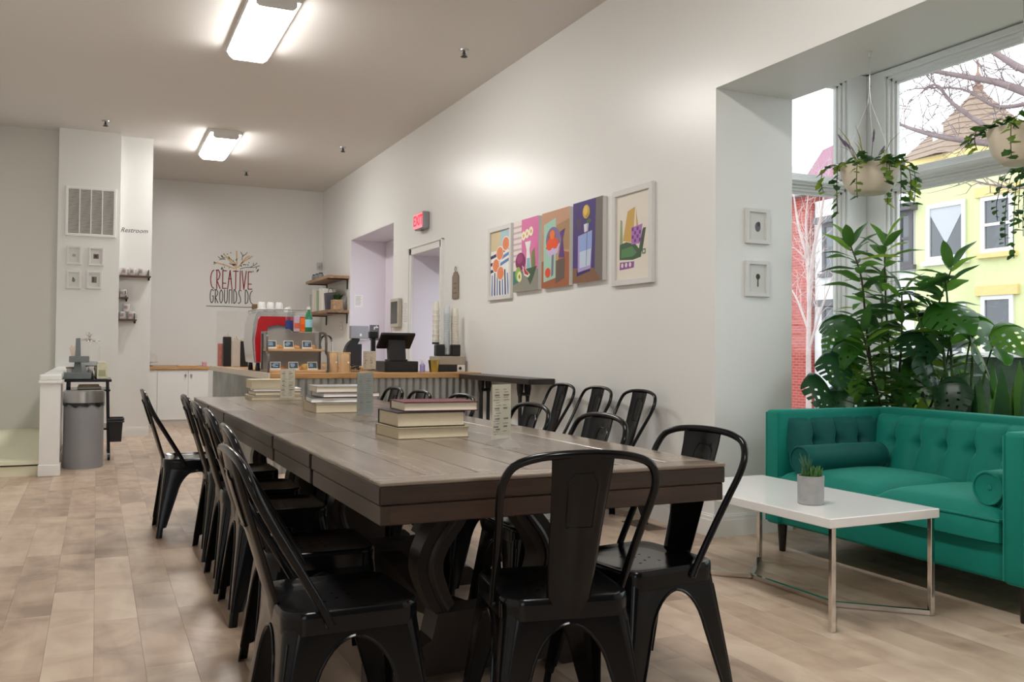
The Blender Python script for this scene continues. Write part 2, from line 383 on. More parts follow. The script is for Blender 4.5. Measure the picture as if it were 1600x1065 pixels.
# ------------------------------------------------------------ ceiling lights, sprinklers
lens_m = emit('fluorescent lens', (1.0, .98, .945), LAMP)
def ceiling_light(label, x, y, l=1.43, w=.36):
    t = thing('ceiling_light', label, 'light', (x, y, CZ), 0, 'fluorescent ceiling fixtures')
    MB().box((-w/2-.004, -l/2+.01, -.044), (w/2+.004, l/2-.01, 0)).o('housing', trim_white, t)
    q = MB().prism([(-w/2, -.042), (-w/2+.02, -.078), (-w/2+.05, -.10), (w/2-.05, -.10), (w/2-.02, -.078), (w/2, -.042)], -l/2+.03, l/2-.03, 'y')
    q.o('lens', lens_m, t)
    for s in (-1, 1):
        e = MB().prism([(-w/2+.03, 0), (-w/2+.03, -.085), (-w/2+.055, -.106), (w/2-.055, -.106), (w/2-.03, -.085), (w/2-.03, 0)], s*(l/2-.03), s*l/2, 'y')
        e.o('end_cap', trim_white, t)
    return t
ceiling_light('long white ceiling light nearest the camera, above the table end', 1.17, 7.49)
ceiling_light('smaller looking far ceiling light above the coffee counter', 1.38, 12.05)
ceiling_light('ceiling light straight above the near end of the table, out of frame', 1.17, 2.75); ceiling_light('ceiling light behind the camera near the street front', 1.17, -1.2)
def sprinkler(label, x, y):
    t = thing('sprinkler', label, 'sprinkler', (x, y, CZ), 0, 'fire sprinklers')
    MB().lathe([(.001, 0), (.04, 0), (.038, -.01), (.012, -.014), (.001, -.014)], 14).o('escutcheon', steel, t, 40)
    q = MB().lathe([(.001, -.01), (.011, -.01), (.009, -.04), (.006, -.06), (.001, -.06)], 8)
    q.tube([(.011, 0, -.03), (.018, 0, -.045), (.004, 0, -.062)], .003, 5).tube([(-.011, 0, -.03), (-.018, 0, -.045), (-.004, 0, -.062)], .003, 5)
    q.o('sprinkler_body', dark_iron, t, 40); MB().lathe([(.001, -.062), (.03, -.06), (.03, -.064), (.001, -.066)], 12).o('deflector', dark_iron, t)
sprinkler('sprinkler head on the ceiling nearest the camera, right of the long light', 2.883, 7.35)
sprinkler('sprinkler head on the ceiling near the right wall, midway down the room', 2.88, 11.63)
sprinkler('sprinkler head on the far ceiling, right of the far light', 1.983, 13.88)
sprinkler('sprinkler head on the ceiling just in front of the vent column', .05, 11.52)
# ------------------------------------------------------------ long dining table
TL, TW, TH = 4.47, 1.155, .77
table = thing('dining_table', 'long dark plank-topped trestle table running down the room', 'table', (.693, 2.355, 0), R(.75))
# local: x across 0..TW, y along 0..TL
secs = [(0, .80), (.83, 1.50), (1.53, 2.94), (2.97, 3.64), (3.67, TL)]
npl = 7; pw = (TW)/npl
for (a, b) in ((.10, 1.50), (1.503, 2.967), (2.97, TL-.10)):
    for i in range(npl):
        e = rnd.uniform(-.0006, .0006)
        MB().rbox((i*pw+.0012, a+.001, TH-.012), ((i+1)*pw-.0012, b-.001, TH+e), .0025, 1).o('plank', table_wood, table)
for a, b in ((0, .10), (TL-.10, TL)):
    MB().rbox((0, a+.001, TH-.012), (TW, b-.001, TH), .003, 1).o('breadboard_end', plankmat('breadboard pine', [lin((80, 71, 62)), lin((116, 104, 92)), lin((144, 131, 118))], .24, 1.6, 22, .35, axis='X', bump=.35) if 'breadboard pine' not in MATS else MATS['breadboard pine'], table)
apx = plankmat('apron pine end', [lin((34, 23, 18)), lin((52, 37, 29)), lin((68, 50, 40))], .38, 1.6, 22, .35, axis='X', bump=.3)
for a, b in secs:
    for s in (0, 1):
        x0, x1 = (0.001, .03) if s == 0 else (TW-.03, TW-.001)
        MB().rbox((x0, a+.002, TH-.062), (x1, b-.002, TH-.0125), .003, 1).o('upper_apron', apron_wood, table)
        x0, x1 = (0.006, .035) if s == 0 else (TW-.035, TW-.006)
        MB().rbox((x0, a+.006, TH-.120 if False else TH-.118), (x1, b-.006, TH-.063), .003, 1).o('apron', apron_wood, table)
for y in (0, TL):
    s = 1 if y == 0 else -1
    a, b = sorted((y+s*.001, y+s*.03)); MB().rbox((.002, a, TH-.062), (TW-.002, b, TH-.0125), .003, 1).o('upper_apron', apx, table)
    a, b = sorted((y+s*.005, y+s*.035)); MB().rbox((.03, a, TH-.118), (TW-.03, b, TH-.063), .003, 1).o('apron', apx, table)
cx = TW/2
def lyre(y):
    for s in (-1, 1):
        cur = smoothpts([(.10, .655), (.125, .57), (.20, .47), (.225, .385), (.195, .29), (.165, .24)], 5)
        pr = []
        for i, p in enumerate(cur):
            t = (cur[min(i+1, len(cur)-1)]-cur[max(i-1, 0)]).normalized(); n = Vector((-t.y, t.x, 0)); w = .034+.012*math.sin(PI*i/(len(cur)-1))
            pr.append((p, n, w))
        poly = [((cx+s*(p.x+n.x*w)), p.y+n.y*w) for p, n, w in pr]+[((cx+s*(p.x-n.x*w)), p.y-n.y*w) for p, n, w in pr[::-1]]
        q = MB().prism(poly, y-.05, y+.05, 'y')
        ridge = [(cx+s*p.x, y-.052, p.y) for p, n, w in pr]; q.tube(ridge, .012, 6); q.tube([(a, y+.052, c) for a, b, c in ridge], .012, 6)
        q.o('scroll_leg', leg_wood, table, 35)
    foot = [(-.43, 0), (-.43, .06), (-.40, .085), (-.30, .10), (-.22, .15), (-.20, .235), (.20, .235), (.22, .15), (.30, .10), (.40, .085), (.43, .06), (.43, 0), (.28, 0), (.24, .03), (-.24, .03), (-.28, 0)]
    MB().prism([(cx+a, b) for a, b in foot], y-.06, y+.06, 'y').o('foot', leg_wood, table)
    MB().rbox((cx-.30, y-.055, .645), (cx+.30, y+.055, .69), .008).o('top_bar', leg_wood, table)
lys = (.60, 1.75, 2.72, 3.87)
for y in lys: lyre(y)
for a, b in ((lys[0], lys[1]), (lys[2], lys[3])):
    pl = [(a, .20), (a+.25, .17), ((a+b)/2, .13), (b-.25, .17), (b, .20), (b, .13), (b-.25, .10), ((a+b)/2, .06), (a+.25, .10), (a, .13)]
    MB().prism(pl, cx-.05, cx+.05, 'x').o('stretcher', leg_wood, table)
    for x in (cx-.42, cx+.42): MB().rbox((x-.03, .04, .662), (x+.03, TL-.04, .74), .006).o('rail', leg_wood, table) if a == lys[0] else None

# ------------------------------------------------------------ black metal cafe chair (prototype faces +Y, origin on the floor)
def rsq(s, r, n=7, cy=0):
    out = []
    for cxs, cys, a0 in ((1, 1, 0), (-1, 1, 90), (-1, -1, 180), (1, -1, 270)):
        for k in range(n+1):
            a = R(a0+90*k/n); out.append((cxs*(s-r)+r*math.cos(a), cys*(s-r)+r*math.sin(a)+cy))
    return out
def seat_mesh():
    rings = [(.02, .444), (.35, .444), (.7, .446), (.88, .449), (.955, .456), (.99, .456), (1.01, .450), (1.015, .438), (1.012, .398), (1.0, .396), (.985, .40), (.97, .436), (.70, .440), (.35, .438), (.02, .438)]
    q = MB(); n = None
    for k, (f, z) in enumerate(rings):
        o = rsq(.182*f, .058*f); n = len(o); q.v += [(x, y, z) for x, y in o]
        if k:
            for i in range(n): q.f.append([(k-1)*n+i, (k-1)*n+(i+1) % n, k*n+(i+1) % n, k*n+i]); q.mi.append(0)
    q.f.append(list(range(n))[::-1]); q.mi.append(0); q.f.append([(len(rings)-1)*n+i for i in range(n)]); q.mi.append(0)
    o = q.o('seat', black_metal)
    c = MB()
    for x, y in ((-.05, .03), (0, .03), (.05, .03), (-.025, -.01), (.025, -.01), (-.05, -.05), (0, -.05), (.05, -.05)): c.lathe([(.0055, .42), (.0055, .46)], 8, T(x, y))
    co_ = c.o('cutter', black_metal)
    bo = o.modifiers.new('holes', 'BOOLEAN'); bo.object = co_; bo.operation = 'DIFFERENCE'; bo.solver = 'EXACT'
    bpy.context.view_layer.update()
    me = bpy.data.meshes.new_from_object(o.evaluated_get(bpy.context.evaluated_depsgraph_get())); me.name = 'seat'
    bpy.data.objects.remove(o); bpy.data.objects.remove(co_)
    me.polygons.foreach_set('use_smooth', [True]*len(me.polygons)); me.set_sharp_from_angle(angle=R(40))
    return me
def leg_mesh(sx, sy):
    zA, zB = .385, .235
    zs = [.432, .40, .386, .384, .38, .37, .355, .335, .31, .28, .255, .235, .17, .10, .06, .055, 0]
    q = MB(); n = 6; rows = []; tn = []
    for z in zs:
        s = .178+(.432-z)/.432*.048; L = .085-(.25-min(z, .25))/.25*.052; r = .045*min(1, max(.28, z/.43))
        if z <= .055: L = .030
        if z > zA: a = s-.0005
        else:
            f = 1 if z < zB else math.sqrt(max(0, 1-((z-zB)/(zA-zB))**2)); a = s-(s-L)*f
        a = max(a, r+.003); pts = []
        pts.append((s, s-a, z)); pts.append((s, s-(a+r)/2, z))
        for k in range(n+1):
            t = R(90*k/n); pts.append((s-r+r*math.cos(t), s-r+r*math.sin(t), z))
        pts.append((s-(a+r)/2, s, z)); pts.append((s-a, s, z))
        rows.append(pts)
    m = len(rows[0]); th = .004
    allp = []
    for rr in rows: allp += rr
    inner = [(x-th if True else x, y-th, z) for x, y, z in allp]
    fs = []
    N = len(rows)
    for j in range(N-1):
        for i in range(m-1):
            a = (j*m+i, j*m+i+1, (j+1)*m+i+1, (j+1)*m+i); fs.append(a); fs.append(tuple(N*m+k for k in a[::-1]))
        fs.append((j*m, (j+1)*m, N*m+(j+1)*m, N*m+j*m)); fs.append((j*m+m-1, N*m+j*m+m-1, N*m+(j+1)*m+m-1, (j+1)*m+m-1))
    q.add(allp+inner, fs)
    q.f.append([(N-1)*m+i for i in range(m)]+[N*m+(N-1)*m+i for i in range(m)][::-1]); q.mi.append(0)
    for e in (0, m-1): q.tube([rows[j][e] for j in range(2, N-2)], .0048, 6)
    q.tube([(r_[m//2][0]-.001, r_[m//2][1]-.001, r_[m//2][2]) for r_ in rows[4:-2]], .004, 5)
    M = Matrix.Diagonal((sx, sy, 1, 1)); q.v = [(M @ Vector(p))[:] for p in q.v]
    if sx*sy < 0: q.f = [f[::-1] for f in q.f]
    return q.mesh('leg', black_metal, 40)
def hoop_mesh():
    half = [(.187, -.065, .418), (.191, -.092, .47), (.197, -.145, .56), (.206, -.205, .66), (.215, -.248, .735), (.212, -.272, .786), (.188, -.289, .829), (.132, -.298, .850), (.065, -.303, .858)]
    pts = half+[(0, -.304, .860)]+[(-x, y, z) for x, y, z in half[::-1]]
    q = MB().tube(smoothpts(pts, 4), .0115, 10)
    return q.mesh('back_hoop', black_metal, 50)
def splat_mesh():
    prof = [(-.174, .40), (-.183, .455), (-.198, .50), (-.222, .58), (-.247, .66), (-.272, .74), (-.293, .81), (-.303, .856)]
    ws = [.062, .063, .066, .071, .074, .079, .084, .087]
    def fn(u, v):
        i = v*(len(prof)-1); k = min(int(i), len(prof)-2); t = i-k
        y = prof[k][0]*(1-t)+prof[k+1][0]*t; z = prof[k][1]*(1-t)+prof[k+1][1]*t; w = ws[k]*(1-t)+ws[k+1]*t
        x = (u*2-1); em = 0
        if abs(x) < .55 and .55 < v < .86: em = .0045*min(1, (.55-abs(x))/.08, (v-.55)/.03, (.86-v)/.03)
        fold = .008*max(0, (abs(x)-.9)/.1)
        return (x*w, y-.012*(1-x*x)-em+.004+fold, z)
    q = MB().grid(fn, 24, 28); n = len(q.v); q.add([(x, y-.003, z) for x, y, z in q.v], [[i for i in f[::-1]] for f in q.f])
    loop = []
    for a, b, c, d in ((-.5, .57, .5, .57), (.5, .57, .5, .80), (.5, .80, .3, .85), (.3, .85, -.3, .85), (-.3, .85, -.5, .80), (-.5, .80, -.5, .57)):
        for k in range(6): loop.append(fn(((a+(c-a)*k/6)+1)/2, b+(d-b)*k/6))
    for off in (.0005, -.0035): q.tube([(x, y+off, z) for x, y, z in loop], .0022, 5, closed=True)
    return q.mesh('splat', black_metal, 30)
CH = dict(seat=seat_mesh(), hoop=hoop_mesh(), splat=splat_mesh(), legs=[leg_mesh(a, b) for a, b in ((1, 1), (-1, 1), (-1, -1), (1, -1))])
bolt_q = MB().lathe([(.001, 0), (.013, 0), (.012, .006), (.006, .009), (.001, .009)], 10); BOLT = bolt_q.mesh('bolt', dark_iron, 40)
brace_q = MB().tube([(-.17, -.17, .37), (.17, .17, .37)], .008, 6, flat=2).tube([(.17, -.17, .362), (-.17, .17, .362)], .008, 6, flat=2); BRACE = brace_q.mesh('cross_brace', black_metal)
def chair(label, x, y, rz, group):
    t = thing('cafe_chair', label, 'chair', (x, y, 0), rz, group)
    link(CH['seat'], 'seat', t); link(CH['splat'], 'splat', t); link(CH['hoop'], 'back_hoop', t); link(BRACE, 'cross_brace', t)
    for l in CH['legs']: link(l, 'leg', t)
    for s in (-1, 1): link(BOLT, 'bolt', t, (s*.185, -.07, .425), (0, s*PI/2, 0))
    return t
GL, GR, GW = 'chairs along the left side of the long table', 'chairs along the right side of the long table', 'chairs lined up against the right wall'
L = R(-90); Rr = R(90)
ORD = ['nearest', 'second', 'third', 'fourth', 'fifth']
for k, (x, y, a) in enumerate(((.62, 2.50, -89), (.70, 3.18, -92), (.73, 4.02, -91), (.73, 4.57, -90), (.74, 5.24, -89))):
    chair(['black metal chair nearest the camera on the left side of the long table', 'black metal chair second from the camera on the left side of the long table',
           'black metal chair third from the camera on the left side of the long table', 'black metal chair fourth from the camera on the left side of the long table',
           'black metal chair fifth from the camera on the left side of the long table'][k], x, y, R(a), GL)
chair('black metal chair pulled furthest back, last on the left side of the long table', .56, 5.95, R(-90), GL)
for k, (x, y, a) in enumerate(((1.63, 2.55, 98), (1.62, 3.27, 90), (1.66, 4.02, 90), (1.66, 4.95, 91), (1.585, 5.48, 90), (1.57, 5.99, 90))):
    chair(['black metal chair by the near right corner of the long table, facing left', 'black metal chair second from the camera on the right side of the long table',
           'black metal chair third from the camera on the right side, behind the nearest menu stand', 'black metal chair fourth on the right side, only its top showing above the books',
           'black metal chair fifth on the right side, before the corrugated counter', 'black metal chair sixth and farthest on the right side, before the corrugated counter'][k], x, y, R(a), GR)
chair('large black metal chair at the near end of the long table, back to camera', 1.215, 2.37, R(-10), 'chair at the table end')
for k, y in enumerate((6.295, 5.745, 5.19)):
    chair(['black metal chair against the right wall, farthest of the three', 'black metal chair against the right wall, middle of the three', 'black metal chair against the right wall, nearest of the three, by the pier'][k], 3.035, y, R(90), GW)
# ------------------------------------------------------------ green tufted sofa (local: +x along its length from the far arm, +y back towards the window)
SL, SD = 1.60, .90
sofa = thing('sofa', 'green velvet tufted sofa with boxy arms in the window bay', 'sofa', (3.50, 4.13, 0), R(-90))
AT = .105
MB().rbox((0.012, .03, .155), (SL-.012, SD-.01, .33), .02, 3).o('base', velvet, sofa, 50)
MB().rbox((0, .0, .155), (AT, SD, .80), .022, 3).o('arm', velvet, sofa, 50)
MB().rbox((SL-AT, .0, .155), (SL, SD, .80), .022, 3).o('arm', velvet, sofa, 50)
MB().rbox((AT-.02, SD-.12, .155), (SL-AT+.02, SD, .805), .022, 3).o('back', velvet, sofa, 50)
for x0, x1 in ((AT+.004, SL/2+.02), (SL/2-.02, SL-AT-.004)): pass
def cushion(x0, x1, y0, y1, z0, z1):
    def fn(u, v):
        U, V = u*2-1, v*2-1
        a = (1-abs(U)**6)*(1-abs(V)**6)
        return ((x0+x1)/2+U*(x1-x0)/2*(1-.02*abs(V)**3), (y0+y1)/2+V*(y1-y0)/2*(1-.02*abs(U)**3), z1-.055+.055*max(0, a)**.45+.02*(1-U*U)*(1-V*V)+.004*noise.noise((U*2+x0*7, V*2, 1)))
    q = MB().grid(fn, 22, 18)
    def fb(u, v):
        p = Vector(fn(u, v)); return (p.x, p.y, z0+(z1-.055-p.z)*.25)
    q.grid(fb, 22, 18, flip=True)
    nn = len(q.v)//2; edge = [i for i in range(23)]+[j*23+22 for j in range(1, 19)]+[18*23+i for i in range(21, -1, -1)]+[j*23 for j in range(17, 0, -1)]
    for i in range(len(edge)):
        a, b = edge[i], edge[(i+1) % len(edge)]; q.f.append([b, a, a+nn, b+nn]); q.mi.append(0)
    pts = [Vector(q.v[a]) for a in edge]
    return q, pts
for x0, x1 in ((AT+.006, SL/2-.002), (SL/2+.002, SL-AT-.006)):
    q, pts = cushion(x0, x1, -.012, SD-.20, .325, .475)
    c = q.o('seat_cushion', velvet, sofa, 60)
    MB().tube([(p.x, p.y, p.z) for p in pts[::1]], .007, 6, closed=True).o('piping', velvet, c, 60)
def tuft(n, w, h, lean=.10):
    """tufted pad in local u (width), height, standing out along -y; one row of buttons at 55% of the height"""
    s = w/n; btn = [(k*s, .56*h) for k in range(1, n)]
    def fn(u, v):
        x, z = u*w, v*h
        f = (x/s) % 1; puff = (1-abs(2*f-1)**3.2)
        edge = min(1, u/.05, (1-u)/.05, v/.08, (1-v)/.10); edge = max(0, edge)**.5
        d = min([math.hypot((x-bx), (z-bz)) for bx, bz in btn])
        dip = math.exp(-(d/.03)**2)
        groove = .5 if abs(v-.56) < .3 else .35
        top = (1-abs(2*f-1)**6)
        base = .075*edge
        y = base*(.62+.38*(puff if v < .58 else (puff*.55+.45*top)))-.035*dip
        return (x, -y+lean*v, z)
    return fn, btn
def pad(name, n, w, h, M, m, nu):
    fn, btn = tuft(n, w, h); p = MB().grid(fn, nu, 26, M).o(name, m, sofa, 70)
    for bx, bz in btn:
        x, y, z = fn(bx/w, bz/h); MB().lathe([(.001, .006), (.008, .004), (.010, 0), (.008, -.004), (.001, -.005)], 10, M @ T(x, y-.003, z, 0, PI/2)).o('button', m, p, 60)
bw = SL-2*AT; pad('back_pad', 8, bw, .345, T(AT, SD-.13-.085, .425), velvet, 96)
aw = SD-.22
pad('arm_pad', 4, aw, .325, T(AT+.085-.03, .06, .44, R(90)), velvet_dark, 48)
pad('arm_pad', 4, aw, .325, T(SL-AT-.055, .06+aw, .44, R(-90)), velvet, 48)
def welt(pts): MB().tube(pts, .006, 6).o('piping', velvet, sofa, 60)
for x in (.006, AT-.008, SL-AT+.008, SL-.006): welt([(x, .003, .17), (x, .003, .785)])
for x, y in ((.075, .06), (SL-.045, .06), (.075, SD-.07), (SL-.045, SD-.07)):
    MB().lathe([(.016, 0), (.018, .005), (.028, .158)], 14, T(x, y)).o('leg', mat('espresso leg', (.012, .008, .006), .3), sofa, 40)
def bolster(label, l, r, loc, rz, m):
    t = thing('bolster_cushion', label, 'cushion', loc, rz, 'bolster cushions on the sofa')
    prof = [(.001, -l/2+.012), (r*.6, -l/2+.004), (r*.9, -l/2), (r, -l/2+.014)]+[(r*(1+.03*math.sin(PI*k/8)), -l/2+l*k/8) for k in range(1, 8)]+[(r, l/2-.014), (r*.9, l/2), (r*.6, l/2-.004), (.001, l/2-.012)]
    MB().lathe(prof, 28, T(0, 0, r, 0, 0, PI/2)).o('bolster_cover', m, t, 60)
    for s in (-1, 1):
        MB().tube([(s*l/2, r*.93*math.cos(2*PI*k/24), r+r*.93*math.sin(2*PI*k/24)) for k in range(24)], .006, 6, closed=True).o('piping', m, t, 60)
        MB().lathe([(.001, .006), (.012, .003), (.012, -.003)], 10, T(s*(l/2-.01), 0, r, 0, 0, s*PI/2)).o('button', m, t, 60)
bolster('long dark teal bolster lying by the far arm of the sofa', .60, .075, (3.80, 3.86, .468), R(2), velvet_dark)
bolster('short green bolster seen end-on by the near arm of the sofa', .56, .075, (3.83, 2.75, .468), R(2), velvet)

# ------------------------------------------------------------ coffee table: marble slab on a chrome frame
ct = thing('coffee_table', 'low coffee table with white marble top and chrome frame', 'table', (2.995, 3.355, 0), R(1))
marble = mat('white marble', (.88, .87, .855), .14, var=(2.2, .08)); 
MB().rbox((-.315, -.565, .42), (.315, .565, .46), .003, 1).o('marble_top', marble, ct)
leg = MB().rbox((-.011, -.011, 0), (.011, .011, .42), .002, 1).mesh('leg', chrome)
for sx in (-1, 1):
    for sy in (-1, 1): link(leg, 'leg', ct, (sx*.285, sy*.545, 0))
def bar(a, b, q=None): return MB().tube([(a[0], a[1], .012), (b[0], b[1], .012)], .0145, 4)
bar((0, -.27), (0, .27)).o('stretcher_bar', chrome, ct)
for sx in (-1, 1):
    for sy in (-1, 1): bar((sx*.285, sy*.545), (0, sy*.27)).o('diagonal_bar', chrome, ct)
pot = thing('potted_succulent', 'small green succulents in a grey concrete pot on the coffee table', 'plant', (2.88, 3.10, .46))
MB().lathe([(.001, 0), (.052, 0), (.056, .004), (.0575, .12), (.0575, .125), (.053, .125), (.052, .105), (.001, .105)], 30).o('pot', mat('concrete pot', (.36, .36, .355), .8, bump=(40, .25), var=(18, .25)), pot, 40)
suc = mat('succulent green', (.05, .16, .03), .45, var=(30, .4))
for k in range(8):
    a = k*2.4; r0 = .008+.033*(k/8); q = MB(); n = 9 if k else 12; hh = .055+.02*rnd.random()
    bx, by = r0*math.cos(a), r0*math.sin(a)
    for j in range(n):
        b = j*2.4; l = hh*(.5+.5*rnd.random()); t = .25+.75*j/n
        dx, dy = math.cos(b)*t, math.sin(b)*t
        q.tube([(bx, by, .10), (bx+dx*l*.35, by+dy*l*.35, .105+l*.5), (bx+dx*l*.6, by+dy*l*.6, .11+l*(1.15-.5*t))], [.006, .0075, .001], 5)
    q.o('succulent', suc, pot, 60)
q = MB()
for j in range(7):
    b = j*.9; q.tube([(-.025, -.0, .10), (-.025+.012*math.cos(b), .012*math.sin(b), .16), (-.03+.03*math.cos(b), .03*math.sin(b), .20+.012*(j % 3))], [.006, .006, .001], 5)
q.o('succulent', mat('aloe green', (.03, .11, .05), .4), pot, 60)

# ------------------------------------------------------------ books and menu stands on the table
def book(label, w, d, h, cover, loc, rz, pages=paper, group=None, jacket=.003):
    """fore-edge towards -y and -x page ends; spine along +y"""
    t = thing('book', label, 'book', loc, rz, group); c = jacket
    MB().box((-w/2, -d/2, 0), (w/2, d/2, c)).box((-w/2, -d/2, h-c), (w/2, d/2, h)).rbox((-w/2, d/2-c*1.3, 0), (w/2, d/2+.003, h), .0012, 1).o('cover', cover, t)
    def fn(u, v):
        y = -d/2+.004+.004*math.sin(PI*v); return (-w/2+.004+(w-.008)*u, y, c+(h-2*c)*v)
    q = MB().box((-w/2+.004, -d/2+.0085, c), (w/2-.004, d/2-c*1.3, h-c)).grid(fn, 2, 6); q.o('pages', pages, t)
    return t
pg = mat('book page edges', lin((205, 192, 166)), .75, var=(120, .08))
pg2 = mat('pale page edges', lin((226, 216, 196)), .75, var=(120, .06))
bk = lambda n, c, r=.45: mat('book cover '+n, lin(c), r)
G1, G2, G3 = 'books in the near pile on the long table', 'books in the middle pile on the long table', 'books in the far pile on the long table'
z = TH+.001
book('thick tan-edged book at the bottom of the near pile', .31, .27, .043, bk('buff', (176, 160, 130)), (1.235, 3.585, z), R(3), pg, G1)
book('very thick book with black cover in the middle of the near pile', .29, .26, .060, bk('black', (24, 22, 24)), (1.235, 3.60, z+.044), R(1), pg, G1, .004)
book('book with dark red and black cover on top of the near pile', .315, .23, .038, bk('dark red', (92, 18, 34)), (1.29, 3.60, z+.105), R(-3), pg2, G1, .004)
book('thick tan book at the bottom of the middle pile', .30, .30, .052, bk('tan', (190, 172, 138)), (1.245, 5.13, z), R(2), pg, G2)
book('book with dark cover and white pages, second in the middle pile', .30, .26, .030, bk('charcoal', (52, 48, 50)), (1.24, 5.13, z+.053), R(-5), white_paper, G2)
book('thin book with pale pages, third in the middle pile', .33, .24, .026, bk('rust', (110, 60, 48)), (1.30, 5.12, z+.084), R(4), white_paper, G2)
book('book with pale grey jacket on top of the middle pile', .29, .25, .034, bk('pale grey', (196, 198, 198), .25), (1.26, 5.14, z+.111), R(-2), pg2, G2)
book('wide cream book at the bottom of the far pile', .34, .30, .030, bk('cream', (214, 204, 178)), (1.125, 6.44, z), R(0), pg, G3)
book('brown-spined book second in the far pile', .31, .26, .026, bk('brown', (128, 96, 66)), (1.13, 6.44, z+.031), R(3), pg2, G3)
book('thin white-paged book third in the far pile', .32, .24, .020, bk('off white', (226, 220, 206)), (1.14, 6.44, z+.058), R(-4), white_paper, G3)
book('thick tan book standing out on top of the far pile', .25, .20, .058, bk('straw', (206, 190, 150)), (1.08, 6.44, z+.079), R(2), pg, G3)
def menu(label, loc, rz, w=.105, h=.235, sheet=None, seed=1, grp='acrylic menu stands'):
    t = thing('menu_stand', label, 'menu', loc, rz, grp)
    q = MB().rbox((-w/2-.004, -.055, 0), (w/2+.004, .055, .003), .001, 1)
    q.prism([(-.055, .003), (-.052, .003), (-.002, .035), (-.004, .037)], -w/2, w/2, 'x'); q.prism([(.055, .003), (.052, .003), (.002, .035), (.004, .037)], -w/2, w/2, 'x')
    q.box((-w/2-.002, -.004, .03), (w/2+.002, -.0025, h)).box((-w/2-.002, .0025, .03), (w/2+.002, .004, h)); q.o('acrylic_holder', clear, t)
    MB().box((-w/2, -.0012, .034), (w/2, .0012, h-.003)).o('menu_sheet', sheet or mat('menu paper', lin((226, 215, 195)), .6, var=(14, .1)), t)
    r = random.Random(seed); q = MB()
    for sd in (-1, 1):
        y0, y1 = (-.0019, -.0013) if sd < 0 else (.0013, .0019); zz = h-.02
        while zz > .05:
            hh = .0022 if r.random() < .8 else .0055
            a = r.uniform(.0, .012); b = a+r.uniform(.015, .032); q.box((-w/2+.006+a, y0, zz-hh), (-w/2+.006+b, y1, zz)); 
            if r.random() < .75: a = r.uniform(.0, .008); q.box((.004+a, y0, zz-hh), (.004+a+r.uniform(.015, .035), y1, zz))
            zz -= .0095
    q.o('printed_lines', ink, t)
    return t
menu('beige menu stand at the near end of the table, right of the books', (1.345, 3.02, TH), R(27), seed=3)
menu('grey-toned menu stand in the middle of the table, behind the near books', (1.205, 4.36, TH), R(28), sheet=mat('grey menu paper', lin((150, 150, 146)), .5, var=(14, .1)), seed=5, h=.24)
menu('pale menu stand farthest down the table, in front of the far books', (1.12, 5.90, TH), R(20), seed=8, h=.225)
# ------------------------------------------------------------ coffee counter (L-shaped) with corrugated metal front
ctr = thing('coffee_counter', 'L-shaped coffee counter with corrugated metal front and wooden top', 'counter', (0, 0, 0))
CT = .90; fx0, fy0, bx0, by0 = 1.40, 8.19, 1.275, 11.55
pale_wood = mat('whitewashed wood', lin((214, 205, 192)), .5, var=(9, .12))
MB().box((1.45, 8.26, 0), (WX-.003, 8.80, .845)).prism([(1.45, 8.3), (1.34, 11.5), (1.95, 11.5), (1.95, 8.3)], 0, .845).o('carcass', mat('counter carcass', (.25, .24, .22), .6), ctr)
MB().rbox((fx0, fy0, .852), (WX-.003, 8.86, CT), .003, 1).o('worktop', counter_wood, ctr)
MB().prism([(fx0, 8.86), (bx0, by0), (1.98, by0), (1.98, 8.86)], .852, CT).o('worktop', counter_wood, ctr)
MB().prism([(fx0-.02, fy0-.004), (bx0-.02, by0), (bx0-.001, by0), (fx0-.001, fy0-.004)], .845, CT+.001).o('edge_strip', pale_wood, ctr)
def corrug(a, b, z0, z1, name='corrugated_sheet'):
    a, b = Vector(a), Vector(b); L_ = (b-a).length; d = (b-a)/L_; n = Vector((d.y, -d.x)); N = int(L_/.0085)
    def fn(u, v):
        s = u*L_; p = a+d*s+n*(.011*math.sin(2*PI*s/.068)); return (p.x, p.y, z0+(z1-z0)*v)
    return MB().grid(fn, N, 1).o(name, galv, ctr, 60)
xs = [1.42, 2.10, 2.78, 3.425]
for a, b in zip(xs, xs[1:]): corrug((a, 8.235), (b, 8.235), .0, .85)
for k in range(4):
    t0, t1 = k/4, (k+1)/4; P = lambda t: (fx0+.02+(bx0-fx0)*t, 8.24+(11.5-8.24)*t)
    corrug(P(t1), P(t0), 0, .85)
# ---- espresso machine
red = mat('red enamel', (.42, .012, .018), .25); grey_panel = mat('grey moulded panel', (.38, .37, .37), .35)
em = thing('espresso_machine', 'large red and chrome espresso machine on the coffee counter', 'coffee machine', (1.325, 8.95, CT))
sil = [(.055, .10), (.035, .28), (.045, .46), (.07, .55), (.09, .575), (.55, .575), (.55, .44), (.40, .40), (.40, .13), (.52, .11), (.52, .08), (.06, .08)]
MB().prism(sil, .03, .58, 'y').o('body', mat('polished back panel', (.72, .72, .71), .2, .85), em, 30)
cee = [(.07, .085), (.055, .30), (.085, .50), (.11, .53), (.53, .53), (.56, .49), (.40, .44), (.27, .45), (.175, .43), (.16, .22), (.20, .19), (.37, .17), (.50, .13), (.50, .085)]
for y0, y1 in ((0, .035), (.58, .61)): MB().prism(cee, y0, y1, 'y').o('side_panel', red, em, 30)
MB().prism([(.16, .20), (.175, .44), (.27, .455), (.40, .44), (.42, .30), (.39, .18)], .022, .034, 'y').o('inset_panel', grey_panel, em)
MB().prism([(.33, .50), (.55, .50), (.55, .40), (.43, .37)], .012, .036, 'y').o('dark_hood', black_plastic, em)
MB().rbox((.40, .05, .085), (.60, .56, .12), .01).o('drip_tray', steel, em)
